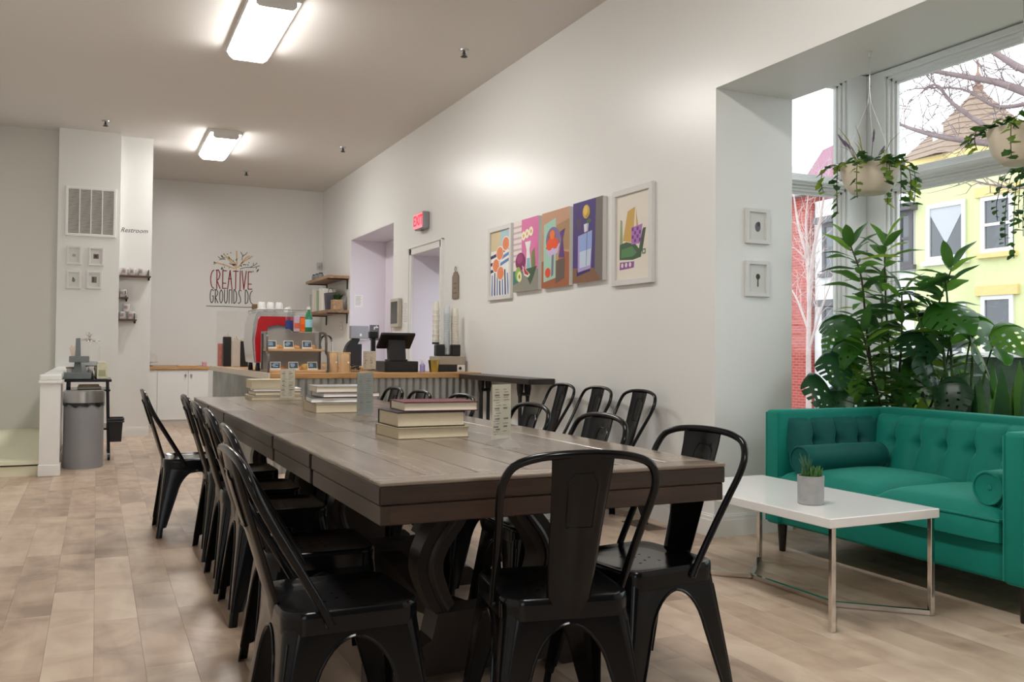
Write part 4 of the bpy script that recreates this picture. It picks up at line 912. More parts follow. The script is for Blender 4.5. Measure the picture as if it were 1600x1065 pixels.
# ------------------------------------------------------------ wall logo: strokes on the back wall
lg = thing('wall_logo', 'painted wall logo of a leafy tree over tall red and black letters', 'logo', (1.60, YB-.001, 1.78))
ST = {'C': [[(.75, .98), (.35, .85), (.12, .5), (.35, .12), (.8, .0)]], 'R': [[(.2, 0), (.2, 1)], [(.0, .97), (.5, 1), (.85, .78), (.6, .52), (.2, .45), (.9, 0)]], 'E': [[(.95, .97), (.2, .97), (.2, .02), (1, .03)], [(.2, .30), (.85, .30)]],
      'A': [[(.05, 0), (.5, 1), (.95, 0)], [(.2, .55), (.8, .55)]], 'T': [[(0, .97), (1, .97)], [(.5, 1), (.5, 0)]], 'I': [[(.5, 1), (.5, 0)]], 'V': [[(.05, 1), (.5, 0), (.95, 1)]],
      'G': [[(.9, .9), (.5, 1), (.15, .75), (.12, .3), (.45, 0), (.85, .15), (.88, .5), (.65, .5)]], 'O': [[(.5, 1), (.15, .75), (.15, .25), (.5, 0), (.85, .25), (.85, .75), (.5, 1)]],
      'U': [[(.15, 1), (.15, .25), (.5, 0), (.85, .25), (.85, 1)]], 'N': [[(.15, 0), (.15, 1), (.85, 1), (.85, 0)]], 'D': [[(.15, 0), (.15, 1), (.7, .85), (.88, .5), (.7, .1), (.15, 0)]], 'S': [[(.85, .95), (.4, 1), (.25, .75), (.6, .45), (.7, .15), (.3, 0), (.1, .05)]], ' ': []}
def ribbon(q, pts, w):
    """flat painted stroke of width 2w in the wall plane, round at its joints"""
    pts = [Vector((a, b)) for a, b in pts]
    for a, b in zip(pts, pts[1:]):
        d = (b-a).normalized(); n = Vector((-d.y, d.x))*w; q.prism([tuple(p) for p in (a-n, b-n, b+n, a+n)], -.0035, 0, 'y')
    for p in pts: q.prism([(p.x+w*math.cos(2*PI*k/8), p.y+w*math.sin(2*PI*k/8)) for k in range(8)], -.0036, 0, 'y')
def word(s, x, z, cw, h, w, m_, name, pitch=None):
    q = MB()
    for ch in s:
        adv = cw*(.45 if ch == 'I' else .5 if ch == ' ' else 1)
        for st in ST[ch]:
            pts = [(x+a*adv*.86, z+b*h) for a, b in st]
            if ch in 'COGUSD' and len(pts) > 3: pts = [(p.x, p.y) for p in smoothpts([(a, b, 0) for a, b in pts], 4)]
            ribbon(q, pts, w)
        x += adv*(1.02)
    return q.o(name, m_, lg)
word('CREATIVE', .03, .285, .088, .30, .0078, mat('dark red wall paint', (.25, .008, .022), .6), 'red_lettering')
for w_, x_ in (('GROUNDS', .03), ('DC', .03+.071*1.02*7.5)): word(w_, x_, .055, .071, .215, .0062, mat('black wall paint', (.02, .018, .018), .6), 'black_lettering')
q = MB(); ribbon(q, [(-.02, .0), (.25, .004), (.55, -.004), (.78, .0)], .0045); q.o('underline', MATS['black wall paint'], lg)
tan = mat('peach wall paint', lin((222, 190, 150)), .7); dkp = mat('slate wall paint', lin((70, 76, 84)), .7); lfm = mat('sage wall paint', lin((96, 110, 92)), .7)
q = MB(); base = (.43, .60)
for pts in ([(.43, .61), (.44, .72), (.435, .90)], [(.43, .63), (.35, .72), (.25, .83)], [(.40, .62), (.28, .66), (.13, .70)], [(.46, .64), (.55, .74), (.68, .83)], [(.42, .7), (.36, .75), (.30, .80)], [(.5, .69), (.58, .80), (.63, .83)]): ribbon(q, pts, .011)
q.o('branches', tan, lg)
q = MB()
for pts in ([(.49, .615), (.58, .645), (.70, .65), (.80, .68)], [(.66, .655), (.74, .70), (.76, .73)], [(.52, .76), (.53, .84), (.50, .89)], [(.53, .82), (.58, .86), (.60, .89)], [(.26, .76), (.18, .77), (.15, .80)], [(.24, .77), (.17, .75)], [(.70, .69), (.70, .72)]): ribbon(q, pts, .0045)
q.o('twigs', dkp, lg)
q = MB(); r_ = random.Random(3)
for k in range(34):
    a = R(r_.uniform(-8, 188)); d = r_.uniform(.10, .40); x, z = .44+.92*d*math.cos(a), .60+.76*d*math.sin(a)
    if z < .575: continue
    b = r_.uniform(0, PI); l = r_.uniform(.014, .032); w = l*.4 if k % 3 else l*.25
    if k % 4 == 0: l = w = .009
    q.prism([(x+l*math.cos(t)*math.cos(b)-w*math.sin(t)*math.sin(b), z+l*math.cos(t)*math.sin(b)+w*math.sin(t)*math.cos(b)) for t in [2*PI*i/10 for i in range(10)]], -.004, 0, 'y')
q.o('leaves', lfm, lg)
# ------------------------------------------------------------ pictures on the right wall
def circ(cx, cy, r, ry=None, n=22): return [(cx+r*math.cos(2*PI*k/n), cy+(ry or r)*math.sin(2*PI*k/n)) for k in range(n)]
def rect(a, b, c, d): return [(a, b), (c, b), (c, d), (a, d)]
def art(t, M, w, h, shapes, z0):
    """flat print: polygons in unit coordinates, painted in layers"""
    cs = []; q = MB()
    for k, (c, poly) in enumerate(shapes):
        if c not in cs: cs.append(c)
        q.mat(cs.index(c)); z = z0+.00012*k
        q.add([((a-.5)*w, (b-.5)*h, z) for a, b in poly], [list(range(len(poly)))], M)
    return q.o('print', [mat('paint %d %d %d' % c, lin(c), .55) for c in cs], t)
def picture(label, y0, y1, z0, z1, shapes, framed, bgc=(240, 236, 226)):
    w, h = y1-y0, z1-z0; t = thing('painting', label, 'picture', (WX-.001, (y0+y1)/2, (z0+z1)/2), 0, 'row of pictures on the right wall')
    if framed:
        fw = .042; q = MB(); 
        for a in (((-.03, -w/2, -h/2), (0, -w/2+fw, h/2)), ((-.03, w/2-fw, -h/2), (0, w/2, h/2)), ((-.029, -w/2+.002, -h/2), (0, w/2-.002, -h/2+fw)), ((-.029, -w/2+.002, h/2-fw), (0, w/2-.002, h/2))): q.rbox(*a, .003, 1)
        q.o('frame', mat('white frame', (.72, .71, .69), .4), t); MB().box((-.012, -w/2+.02, -h/2+.02), (0, w/2-.02, h/2-.02)).o('backing', mat('paper %d %d %d' % bgc, lin(bgc), .6), t)
        art(t, FACE_X, w-2*fw, h-2*fw, shapes, .0125)
    else:
        MB().rbox((-.034, -w/2, -h/2), (0, w/2, h/2), .002, 1).o('canvas', mat('canvas edge', (.70, .68, .65), .7), t); art(t, FACE_X, w, h, shapes, .0345)
navy, blu, org, wht = (42, 46, 92), (96, 134, 190), (232, 138, 92), (242, 240, 236)
sh = [((200, 214, 214), rect(0, 0, 1, 1)), ((214, 198, 160), rect(0, .70, .5, 1)), ((176, 206, 214), rect(.5, .72, 1, 1)), (wht, rect(0, 0, 1, .70))]
for k in range(3): sh.append((navy, [(0, .36+.11*k), (.45, .40+.11*k), (.45, .45+.11*k), (0, .41+.11*k)])); sh.append((navy if k == 2 else blu, [(.5, .45+.09*k), (1, .52+.09*k), (1, .57+.09*k), (.5, .50+.09*k)]))
for k in range(7): sh.append((navy if k % 2 else blu, [(.04+.14*k, 0), (.11+.14*k, 0), (.11+.13*k, .33+.03*(k % 3)), (.06+.13*k, .33+.03*(k % 3))]))
for x, y in ((.78, .78), (.48, .65), (.28, .47), (.52, .34)): sh += [(wht, circ(x, y, .19, .115)), (org, circ(x, y, .17, .10))]
picture('white-framed print of orange circles over blue stripes, leftmost picture', 7.464, 7.994, 1.593, 2.28, sh, True)
sh = [((222, 120, 172), rect(0, 0, 1, 1)), ((236, 226, 222), rect(0, .30, .34, 1))]
for k in range(7): sh.append(((204, 180, 188), rect(0, .42+.08*k, .34, .45+.08*k)))
sh += [((142, 140, 128), rect(0, 0, 1, .28)), ((56, 120, 112), [(0, .1), (.28, .14), (.4, .28), (0, .30)]), ((120, 130, 80), [(.72, .28), (.74, .52), (.86, .58), (.9, .3)]), ((238, 240, 236), [(.52, .3), (.55, .56), (.48, .68), (.72, .68), (.66, .56), (.74, .3)]), ((150, 190, 200), [(.54, .3), (.56, .45), (.68, .45), (.72, .3)])]
for x, y in ((.42, .77), (.56, .79), (.72, .81)): sh += [((246, 240, 214), circ(x, y, .085, .065)), ((224, 170, 60), circ(x, y, .03, .025))]
sh += [((60, 90, 60), [(.44, .30), (.95, .32), (.80, .16), (.70, .08)]), ((132, 40, 92), circ(.30, .42, .20, .125)), ((160, 70, 120), circ(.28, .46, .12, .07)), ((238, 236, 226), [(.38, .36), (.46, .22), (.62, .18), (.70, .22)]), ((190, 44, 62), [(.42, .34), (.48, .24), (.60, .21), (.65, .23)]), ((150, 180, 80), circ(.22, .25, .12, .10)), ((228, 232, 170), circ(.27, .21, .10, .075)), ((90, 110, 60), circ(.27, .21, .03, .03))]
picture('pink still life canvas with watermelon and white vase, second picture', 6.885, 7.39, 1.641, 2.272, sh, False)
sh = [((196, 152, 124), rect(0, 0, 1, 1)), ((170, 134, 96), [(.55, .5), (1, .45), (1, .85), (.55, .8)]), ((164, 96, 60), [(0, 0), (1, 0), (1, .42), (.72, .46), (.6, .34), (0, .36)]), ((164, 206, 186), [(.08, .08), (.52, .12), (.52, .9), (.08, .84)]), ((126, 108, 160), circ(.42, .62, .26, .17)), ((120, 80, 60), [(.16, .52), (.3, .72), (.36, .5)]), ((92, 56, 128), [(.62, .38), (.72, .6), (.66, .70), (.86, .74), (.78, .60), (.84, .36)]), ((100, 84, 74), [(.52, .04), (.84, .1), (.86, .36), (.56, .34)]), ((206, 186, 226), [(.18, .50), (.68, .56), (.58, .44), (.30, .40)]), ((122, 116, 140), [(.38, .42), (.46, .43), (.44, .16), (.36, .14)])]
for x, y in ((.30, .56), (.46, .58), (.36, .60), (.50, .57)): sh.append(((232, 84, 32), circ(x, y, .12, .07)))
sh += [((240, 120, 44), circ(.40, .69, .095, .06)), ((226, 72, 40), circ(.24, .20, .10, .065))]
picture('brown still life canvas with oranges in a lilac bowl, middle picture', 6.33, 6.82, 1.642, 2.272, sh, False)
sh = [((70, 52, 120), rect(0, 0, 1, 1)), ((116, 108, 102), [(.74, 0), (1, 0), (1, 1), (.78, 1)]), ((130, 92, 66), [(0, 0), (.95, 0), (.72, .16), (0, .19)]), ((84, 66, 96), [(.1, .78), (.3, .80), (.28, .66), (.16, .66)]), ((52, 32, 104), [(.14, .08), (.6, .13), (.6, .2), (.14, .16)]), ((176, 156, 208), [(.18, .13), (.62, .16), (.66, .62), (.18, .58)]), ((148, 170, 224), [(.24, .38), (.65, .40), (.66, .61), (.22, .58)]), ((196, 212, 232), [(.24, .18), (.60, .20), (.64, .40), (.24, .38)]), ((224, 222, 232), [(.40, .61), (.38, .71), (.54, .72), (.52, .62)]), ((60, 84, 80), [(.46, .2), (.475, .2), (.51, .76), (.495, .76)]), ((76, 104, 70), circ(.55, .74, .08, .03)), ((70, 96, 66), circ(.56, .84, .05, .03)), ((206, 172, 70), circ(.46, .86, .12, .085)), ((226, 196, 96), circ(.44, .88, .07, .06)), ((190, 150, 52), [(.42, .80), (.5, .78), (.56, .86), (.5, .84)])]
picture('purple canvas of a yellow rose in a pale blue vase, fourth picture', 5.81, 6.27, 1.65, 2.278, sh, False)
cr = (232, 224, 212)
sh = [(cr, rect(0, 0, 1, 1)), ((206, 166, 84), [(.20, .46), (.34, .80), (.58, .84), (.66, .60), (.52, .42)]), (cr, [(.53, .60), (.565, .86), (.58, .86), (.60, .60)]), ((150, 160, 118), [(.10, .40), (.12, .72), (.18, .70), (.20, .42)]), ((62, 92, 62), [(.10, .24), (.10, .42), (.30, .44), (.58, .40), (.68, .34), (.78, .56), (.86, .56), (.74, .24), (.5, .22)]), ((84, 132, 84), [(.14, .26), (.16, .36), (.48, .38), (.62, .30), (.5, .26)]), ((74, 78, 66), [(.72, .30), (.80, .57), (.88, .57), (.78, .30)]), ((178, 120, 190), [(.46, .40), (.46, .60), (.78, .62), (.72, .40)])]
for i in range(4):
    for j in range(4):
        if (i+j) % 2: sh.append(((120, 60, 140), rect(.47+.07*i, .42+.045*j, .53+.07*i, .46+.045*j)))
sh += [((150, 88, 160), [(.11, .12), (.12, .21), (.55, .20), (.53, .13)])]
for k in range(3): sh.append((cr, circ(.19+.12*k, .17, .035, .028)))
sh += [((96, 128, 96), rect(.78, .27, .88, .33)), (cr, rect(.81, .285, .85, .315))]
picture('white-framed print of a green and gold collage, rightmost picture', 5.165, 5.69, 1.592, 2.28, sh, True, cr)
# ---- small white frames
def small_frame(label, M, loc, w, h, dark, grp):
    t = thing('picture_frame', label, 'picture', loc, 0, grp); fw = .026; q = MB()
    for a in (((-w/2, -h/2, 0), (-w/2+fw, h/2, .022)), ((w/2-fw, -h/2, 0), (w/2, h/2, .022)), ((-w/2+.001, -h/2, 0), (w/2-.001, -h/2+fw, .021)), ((-w/2+.001, h/2-fw, 0), (w/2-.001, h/2, .021))): q.rbox(*a, .003, 1, M)
    q.o('frame', mat('white frame', (.72, .71, .69), .4), t); MB().box((-w/2+.01, -h/2+.01, 0), (w/2-.01, h/2-.01, .010), M).o('mount', mat('grey white mount', lin((216, 216, 212)), .6), t)
    q = MB(); q.add([(a*w, b*h, .0104) for a, b in dark[1]], [list(range(len(dark[1])))], M); ms = [mat('print tone %d %d %d' % dark[0], lin(dark[0]), .6)]
    if len(dark) > 2: q.mat(1).add([(a*w, b*h, .0107) for a, b in dark[3]], [list(range(len(dark[3])))], M); ms.append(mat('print tone %d %d %d' % dark[2], lin(dark[2]), .6))
    q.o('print', ms, t)
gp = 'small white frames on the pier'; gc = 'small white frames on the vent column'
small_frame('upper small white frame with a dark rounded motif, on the window pier', FACE_Y, (3.742, 4.508, 1.913), .182, .222, ((110, 100, 110), circ(.02, -.02, .12, .14), (70, 62, 70), circ(.06, .06, .07, .07)), gp)
small_frame('lower small white frame with a dark key-like motif, on the window pier', FACE_Y, (3.743, 4.508, 1.584), .184, .226, ((96, 88, 60), rect(.0, -.22, .06, .0), (54, 60, 48), circ(.03, .06, .09, .08)), gp)
small_frame('upper left small white frame on the vent column, with a faint motif', FACE_Y, (-.268, 12.129, 2.22), .165, .228, ((170, 168, 162), circ(0, 0, .12, .08)), gc)
small_frame('upper right small white frame on the vent column, with a dark square print', FACE_Y, (-.026, 12.129, 2.215), .172, .228, ((120, 104, 98), rect(-.17, -.12, .17, .14), (66, 62, 62), rect(-.1, -.06, .08, .08)), gc)
small_frame('lower left small white frame on the vent column, with a green sprig', FACE_Y, (-.268, 12.129, 1.925), .165, .22, ((112, 128, 112), circ(0, -.03, .11, .11), (70, 90, 74), circ(-.03, .08, .05, .06)), gc)
small_frame('lower right small white frame on the vent column, with a tall dark print', FACE_Y, (-.043, 12.129, 1.93), .172, .218, ((110, 106, 104), rect(-.16, -.16, .16, .18), (66, 64, 64), rect(-.1, -.12, -.02, .16)), gc)
# ---- return air grille
t = thing('air_grille', 'large white louvred air grille on the column', 'vent', (-.09, 12.129, 2.755)); w, h = .56, .60; q = MB()
for a in (((-w/2, -h/2, 0), (-w/2+.03, h/2, .016)), ((w/2-.03, -h/2, 0), (w/2, h/2, .016)), ((-w/2+.001, -h/2, 0), (w/2-.001, -h/2+.03, .015)), ((-w/2+.001, h/2-.03, 0), (w/2-.001, h/2, .015))): q.rbox(*a, .003, 1, FACE_Y)
for k in (1, 2, 3): x = -w/2+.03+(w-.06)*k/4; q.box((x-.006, -h/2+.02, 0), (x+.006, h/2-.02, .0145), FACE_Y)
q.o('grille_frame', trim_white, t); MB().box((-w/2+.01, -h/2+.01, 0), (w/2-.01, h/2-.01, .001), FACE_Y).o('duct_shadow', mat('dark duct', (.10, .095, .09), .8), t)
sl = MB().box((-w/2+.028, -.0045, .002), (w/2-.028, .0045, .0035), Matrix.Rotation(R(35), 4, 'X')).mesh('slat', trim_white)
for k in range(34):
    o = link(sl, 'slat', t); o.matrix_local = FACE_Y @ Matrix.Translation((0, -h/2+.036+(h-.07)*k/33, .006))
me = text_mesh('Restroom', .082, .0008, .35, .95); me.materials.append(mat('charcoal lettering', lin((80, 78, 80)), .6))
t = thing('wall_lettering', 'grey slanted wall lettering reading Restroom, over the mug shelves', 'lettering', (.40, 12.259, 2.575)); o = link(me, 'lettering', t); o.matrix_local = FACE_Y
# ---- mug shelves
mugm = [mat('mug white', (.76, .74, .73), .25), mat('mug print', lin((170, 150, 156)), .5)]
def mug(label, x, y, z, rz=0):
    t = thing('mug', label, 'mug', (x, y, z), rz, 'mugs on the alcove shelves'); MB().lathe([(.001, 0), (.038, 0), (.041, .004), (.041, .092), (.037, .094), (.036, .01), (.001, .01)], 18).o('mug_body', mugm[0], t, 40); MB().tube(smoothpts([(.04, 0, .075), (.065, 0, .072), (.065, 0, .025), (.04, 0, .02)], 4), .005, 6).o('handle', mugm[0], t, 50)
    q = MB().grid(lambda u, v: (.0414*math.cos(-PI/2-.9+1.1*u-rz), .0414*math.sin(-PI/2-.9+1.1*u-rz), .03+.04*v), 6, 1).o('printed_motif', mugm[1], t)
for z, x1, n in ((2.005, .60, 'top'), (1.735, .345, 'short middle'), (1.462, .445, 'lowest')):
    t = thing('mug_shelf', n+' dark wooden mug shelf in the alcove beside the column', 'shelf', (0, 0, 0), 0, 'mug shelves'); MB().rbox((.240, 12.13, z-.018), (x1, 12.258, z), .002, 1).o('board', mat('walnut board', (.10, .055, .03), .5), t); MB().box((x1-.03, 12.15, z), (x1-.022, 12.257, z+.075)).box((x1-.03, 12.245, z-.05), (x1-.01, 12.257, z)).o('bracket', dark_iron, t)
for k, x in enumerate((.30, .39, .49)): mug(['left', 'middle', 'right'][k]+' white mug on the top alcove shelf', x, 12.20, 2.006, -.6 if k < 2 else .1)
mug('white mug on the short middle alcove shelf', .285, 12.20, 1.736, -1); mug('left white mug on the lowest alcove shelf', .285, 12.20, 1.463, -1.2); mug('right white mug on the lowest alcove shelf', .385, 12.20, 1.463, -.2); mug('white mug stacked on top of the lowest alcove shelf mugs', .33, 12.20, 1.558, .2)
# ------------------------------------------------------------ trash can and cart
def dshape(w, d, n=16): return [(-w/2, d/2)]+[(-w/2*math.cos(PI*k/n), d/2-.06-(d-.06)*math.sin(PI*k/n)**.8) for k in range(n+1)]+[(w/2, d/2)]
tc = thing('trash_can', 'half-round grey trash can with steel rim by the newel post', 'bin', (-.10, 9.33, 0)); gm = mat('grey painted metal', (.30, .30, .315), .4, .1)
q = MB().prism(dshape(.345, .29), 0, .60); q.o('can_body', gm, tc, 30); MB().prism(dshape(.362, .305), .605, .70).prism(dshape(.34, .28), .70, .712).o('rim', steel, tc, 30)
bs = dshape(.357, .30); q = MB(); n = len(bs); nz = [.006*math.sin(k*7.3)+.012*math.sin(k*2.1) for k in range(n)]
q.v = [(x*1.0, y, .603) for x, y in bs]+[(x*(1.015+.01*math.sin(k*5)), y-.004, .575-nz[k]) for k, (x, y) in enumerate(bs)]; q.f = [[i, i+1, n+i+1, n+i] for i in range(n-1)]; q.mi = [0]*(n-1); q.o('bin_liner', mat('black bin liner', (.012, .012, .013), .2), tc)
kt = thing('utility_cart', 'black wheeled utility cart behind the trash can', 'cart', (-.06, 10.12, 0))
MB().rbox((-.22, -.33, .775), (.20, .33, .80), .006).o('top_shelf', black_metal, kt); MB().rbox((-.20, -.31, .30), (.18, .31, .32), .006).o('lower_shelf', black_metal, kt); MB().rbox((-.21, -.32, .68), (.19, .32, .70), .006).o('middle_shelf', black_metal, kt)
for x, s in ((-.19, -1), (.165, 1)):
    for y in (-.29, .29):
        MB().tube([(x, y, .775), (x+s*.02, y, .07)], .018, 4).o('leg', black_metal, kt); c = MB().lathe([(.001, -.012), (.03, -.012), (.03, .012), (.001, .012)], 14, T(x+s*.02, y, .03, 0, 0, PI/2)).o('caster', dark_iron, kt, 40); MB().box((x+s*.02-.018, y-.012, .03), (x+s*.02+.018, y+.012, .075)).o('caster_fork', steel, c)
t = thing('folded_cloth', 'folded grey cloth on the cart shelf under the top', 'cloth', (-.07, 9.95, .701)); MB().rbox((-.10, -.12, 0), (.12, .12, .022), .009).o('cloth_fold', mat('grey linen', lin((150, 142, 130)), .8), t); MB().rbox((-.09, -.11, .022), (.10, .11, .042), .009).o('cloth_fold', mat('tan linen', lin((170, 150, 120)), .8), t)
t = thing('waste_basket', 'small black plastic basket hooked on the side of the cart', 'basket', (.185, 9.92, .18)); q = MB().prism([(-.05, -.10), (.05, -.10), (.05, .10), (-.05, .10)], 0, .005); q.add([(a*s, b*s, z) for z, s in ((0, .8), (.23, 1)) for a, b in ((-.065, -.12), (.065, -.12), (.065, .12), (-.065, .12))], [(i, (i+1) % 4, 4+(i+1) % 4, 4+i) for i in range(4)]); q.o('basket_body', black_plastic, t); q = MB()
for z in (.20, .225): q.tube([(-.07, -.125, z), (.07, -.125, z), (.07, .125, z), (-.07, .125, z)], .009, 6, closed=True)
q.o('rim', black_plastic, t)
gz = mat('blue grey galvanised', (.20, .22, .225), .55, .35, var=(8, .25))
td = thing('tiered_caddy', 'two-tier galvanised caddy with a flat centre handle on the cart', 'caddy', (-.17, 9.93, .801)); MB().rbox((-.125, -.10, 0), (.125, .10, .062), .004, 1).o('bottom_tray', gz, td); MB().rbox((-.075, -.07, .165), (.105, .07, .225), .004, 1).o('upper_tray', gz, td); MB().prism([(-.035, .062), (-.026, .165), (-.018, .40), (.022, .405), (.03, .165), (.04, .062)], -.012, .012, 'y').o('handle_plate', gz, td)
t = thing('wooden_stirrers', 'bundle of wooden stirrers in the upper tray of the tiered caddy', 'stirrers', (-.205, 9.93, .801+.226)); q = MB()
for k in range(7): q.box((-.02+.006*k, -.003, 0), (-.016+.006*k, .003, .09+.01*(k % 3)), T(0, 0, 0, 0, 0, R(-12+3*k)))
o = q.o('stick_bundle', tray, t); o['kind'] = 'stuff'
t = thing('paper_cup', 'small white cup with a brown rim standing behind the caddy handle', 'cup', (-.232, 10.08, .801)); MB().lathe([(.001, 0), (.03, 0), (.042, .10), (.001, .10)], 16).o('cup_body', white_ceramic, t, 40); MB().lathe([(.044, .10), (.045, .115), (.001, .118)], 16).o('lid', mat('brown lid', lin((150, 120, 90)), .5), t, 40)
jr = thing('glass_jar', 'big glass jar with a knobbed lid behind the caddy on the cart', 'jar', (-.075, 10.28, .801)); MB().lathe([(.001, 0), (.075, 0), (.085, .02), (.105, .12), (.105, .32), (.085, .36), (.08, .37)], 24, cap=False).o('jar_body', clear, jr, 50); MB().lathe([(.001, .002), (.07, .004), (.08, .02), (.099, .12), (.099, .17), (.001, .17)], 24).o('contents', mat('pale water', (.62, .64, .63), .1), jr, 50); MB().lathe([(.11, .372), (.11, .382), (.06, .40), (.02, .408), (.02, .43), (.034, .445), (.03, .465), (.001, .468)], 24).o('lid', chrome, jr, 50)
t = thing('steel_pot', 'small polished steel pot on the cart', 'pot', (-.025, 9.98, .801)); MB().lathe([(.001, 0), (.058, 0), (.064, .01), (.064, .125), (.06, .125), (.058, .01), (.001, .01)], 22).o('pot_body', chrome, t, 40); MB().tube([(-.075, -.03, .127), (.075, -.03, .127)], .006, 6).o('stirring_rod', dark_iron, t)
t = thing('creamer_carton', 'cream patterned carton at the right end of the cart top', 'carton', (.055, 9.92, .801)); MB().rbox((-.05, -.05, 0), (.05, .05, .15), .003, 1).prism([(-.05, .15), (.05, .15), (0, .175)], -.05, .05, 'y').o('carton_body', mat('cream print', lin((222, 218, 190)), .5, var=(35, .2)), t); MB().rbox((-.035, -.0515, .03), (.03, -.0501, .09), .0005, 1).o('printed_panel', mat('olive print', lin((180, 180, 140)), .5), t)
t = thing('sugar_packets', 'short stack of white packets behind the cream carton', 'packets', (.045, 10.10, .801)); q = MB()
for k in range(8): q.rbox((-.035, -.03, .022*k), (.035, .03, .022*k+.020), .003, 1)
o = q.o('packets', white_paper, t); o['kind'] = 'stuff'
# ---- floor vent
t = thing('floor_vent', 'brown floor register by the right wall behind the table', 'vent', (3.235, 4.99, .001)); MB().rbox((-.07, -.16, 0), (.07, .16, .005), .002, 1).o('vent_plate', mat('bronze', (.16, .10, .06), .4, .4), t); q = MB().box((-.045, -.14, .0051), (.045, .14, .0056), None); q.o('duct_shadow', mat('dark duct', (.10, .095, .09), .8), t)
sv = MB().box((-.045, -.004, .005), (.045, .004, .0075)).mesh('slat', MATS['bronze'])
for k in range(14): link(sv, 'slat', t, (0, -.13+.02*k, 0))
# ------------------------------------------------------------ plants in the bay
def lance(l, w, droop, fold=.25, n=7):
    """leaf along +x from the origin, drooping in -z, folded along the midrib"""
    q = MB()
    def fn(u, v):
        s = v*2-1; ww = w*.5*(math.sin(PI*min(1, u*.97+.03)**.8))**.75
        return (l*u*(1-.12*droop*u), s*ww, -droop*l*.5*u*u+abs(s)*ww*fold-.015*l*math.sin(u*9)*s*s)
    q.grid(fn, n, 4); return q
LANCE = [[lance(1, .25+.05*(k % 2), .25+.35*k/3).mesh('leaf', m, 60) for k in range(4)] for m in leafmats]
def aim(d, roll=0):
    d = Vector(d).normalized(); up = Vector((0, 0, 1)); y = up.cross(d)
    y = y.normalized() if y.length > 1e-4 else Vector((0, 1, 0)); z = d.cross(y)
    return Matrix((d, y, z)).transposed().to_4x4() @ Matrix.Rotation(roll, 4, 'X')
def leaf(me, parent, p, d, s, roll=0, name='leaf'):
    o = bpy.data.objects.new(name, me); C.objects.link(o); o.parent = parent
    o.matrix_local = Matrix.Translation(p) @ aim(d, roll) @ Matrix.Diagonal((s, s, s, 1)); return o
def floor_pot(parent, r, h, m, x=0, y=0):
    MB().lathe([(.001, 0), (r*.72, 0), (r*.76, .01), (r, h-.02), (r*1.04, h-.015), (r*1.04, h), (r*.93, h), (r*.90, h-.05), (.001, h-.05)], 24, T(x, y)).o('pot', m, parent, 40)
terra = mat('grey planter', (.28, .27, .26), .7, var=(8, .15)); whitep = mat('white planter', (.74, .73, .70), .4)
rp = random.Random(11)
fig = thing('leafy_floor_plant', 'tall floor plant with long pointed leaves in the bay corner behind the sofa', 'plant', (4.74, 4.36, 0)); floor_pot(fig, .17, .36, terra)
stems = [([(0, 0, .3), (.0, .0, .9), (-.03, .02, 1.4), (-.09, -.02, 1.84)], 56), ([(-.03, .03, .3), (-.12, .02, .8), (-.22, .0, 1.25), (-.33, -.06, 1.60), (-.42, -.06, 1.80)], 48), ([(.04, -.03, .3), (.08, -.12, .9), (.10, -.22, 1.3), (.14, -.34, 1.66)], 50), ([(-.05, -.02, .3), (-.16, -.08, .7), (-.30, -.12, 1.0), (-.42, -.16, 1.25)], 42), ([(.03, -.05, .3), (.04, -.22, .7), (.02, -.38, 1.0), (-.02, -.46, 1.22)], 42), ([(.02, .04, .3), (.06, .10, .8), (.04, .12, 1.15), (.02, .10, 1.52)], 34), ([(-.02, -.02, .3), (-.08, -.10, .8), (-.14, -.20, 1.15), (-.20, -.26, 1.50)], 26)]
q = MB()
for pts, n in stems:
    sp = smoothpts(pts, 8); q.tube(sp, [.011*(1-.6*i/len(sp)) for i in range(len(sp))], 6)
    for k in range(n):
        f = .28+.72*k/(n-1); i = f*(len(sp)-1); a = sp[int(i)]; b = sp[min(int(i)+1, len(sp)-1)]; p = a+(b-a)*(i-int(i))
        az = k*2.4+pts[-1][0]*9; el = -.35+.95*f+rp.uniform(-.3, .25)
        if k >= n-2: el = 1.1
        d = (math.cos(az)*math.cos(el), math.sin(az)*math.cos(el), math.sin(el))
        px = p+Vector(d)*.02
        if px.y+4.36+d[1]*.22 > 4.86 or px.x+4.74+d[0]*.22 > 5.02:
            az += PI; d = (math.cos(az)*math.cos(el), math.sin(az)*math.cos(el), math.sin(el))
        m_ = (0, 1, 1, 0, 3, 2, 0, 4, 3)[rp.randrange(9)]
        leaf(LANCE[m_][rp.randrange(4)], fig, px, d, rp.uniform(.19, .29)*(.85 if f > .9 else 1), rp.uniform(-.5, .5))
q.o('stems', stem_mat, fig, 60)
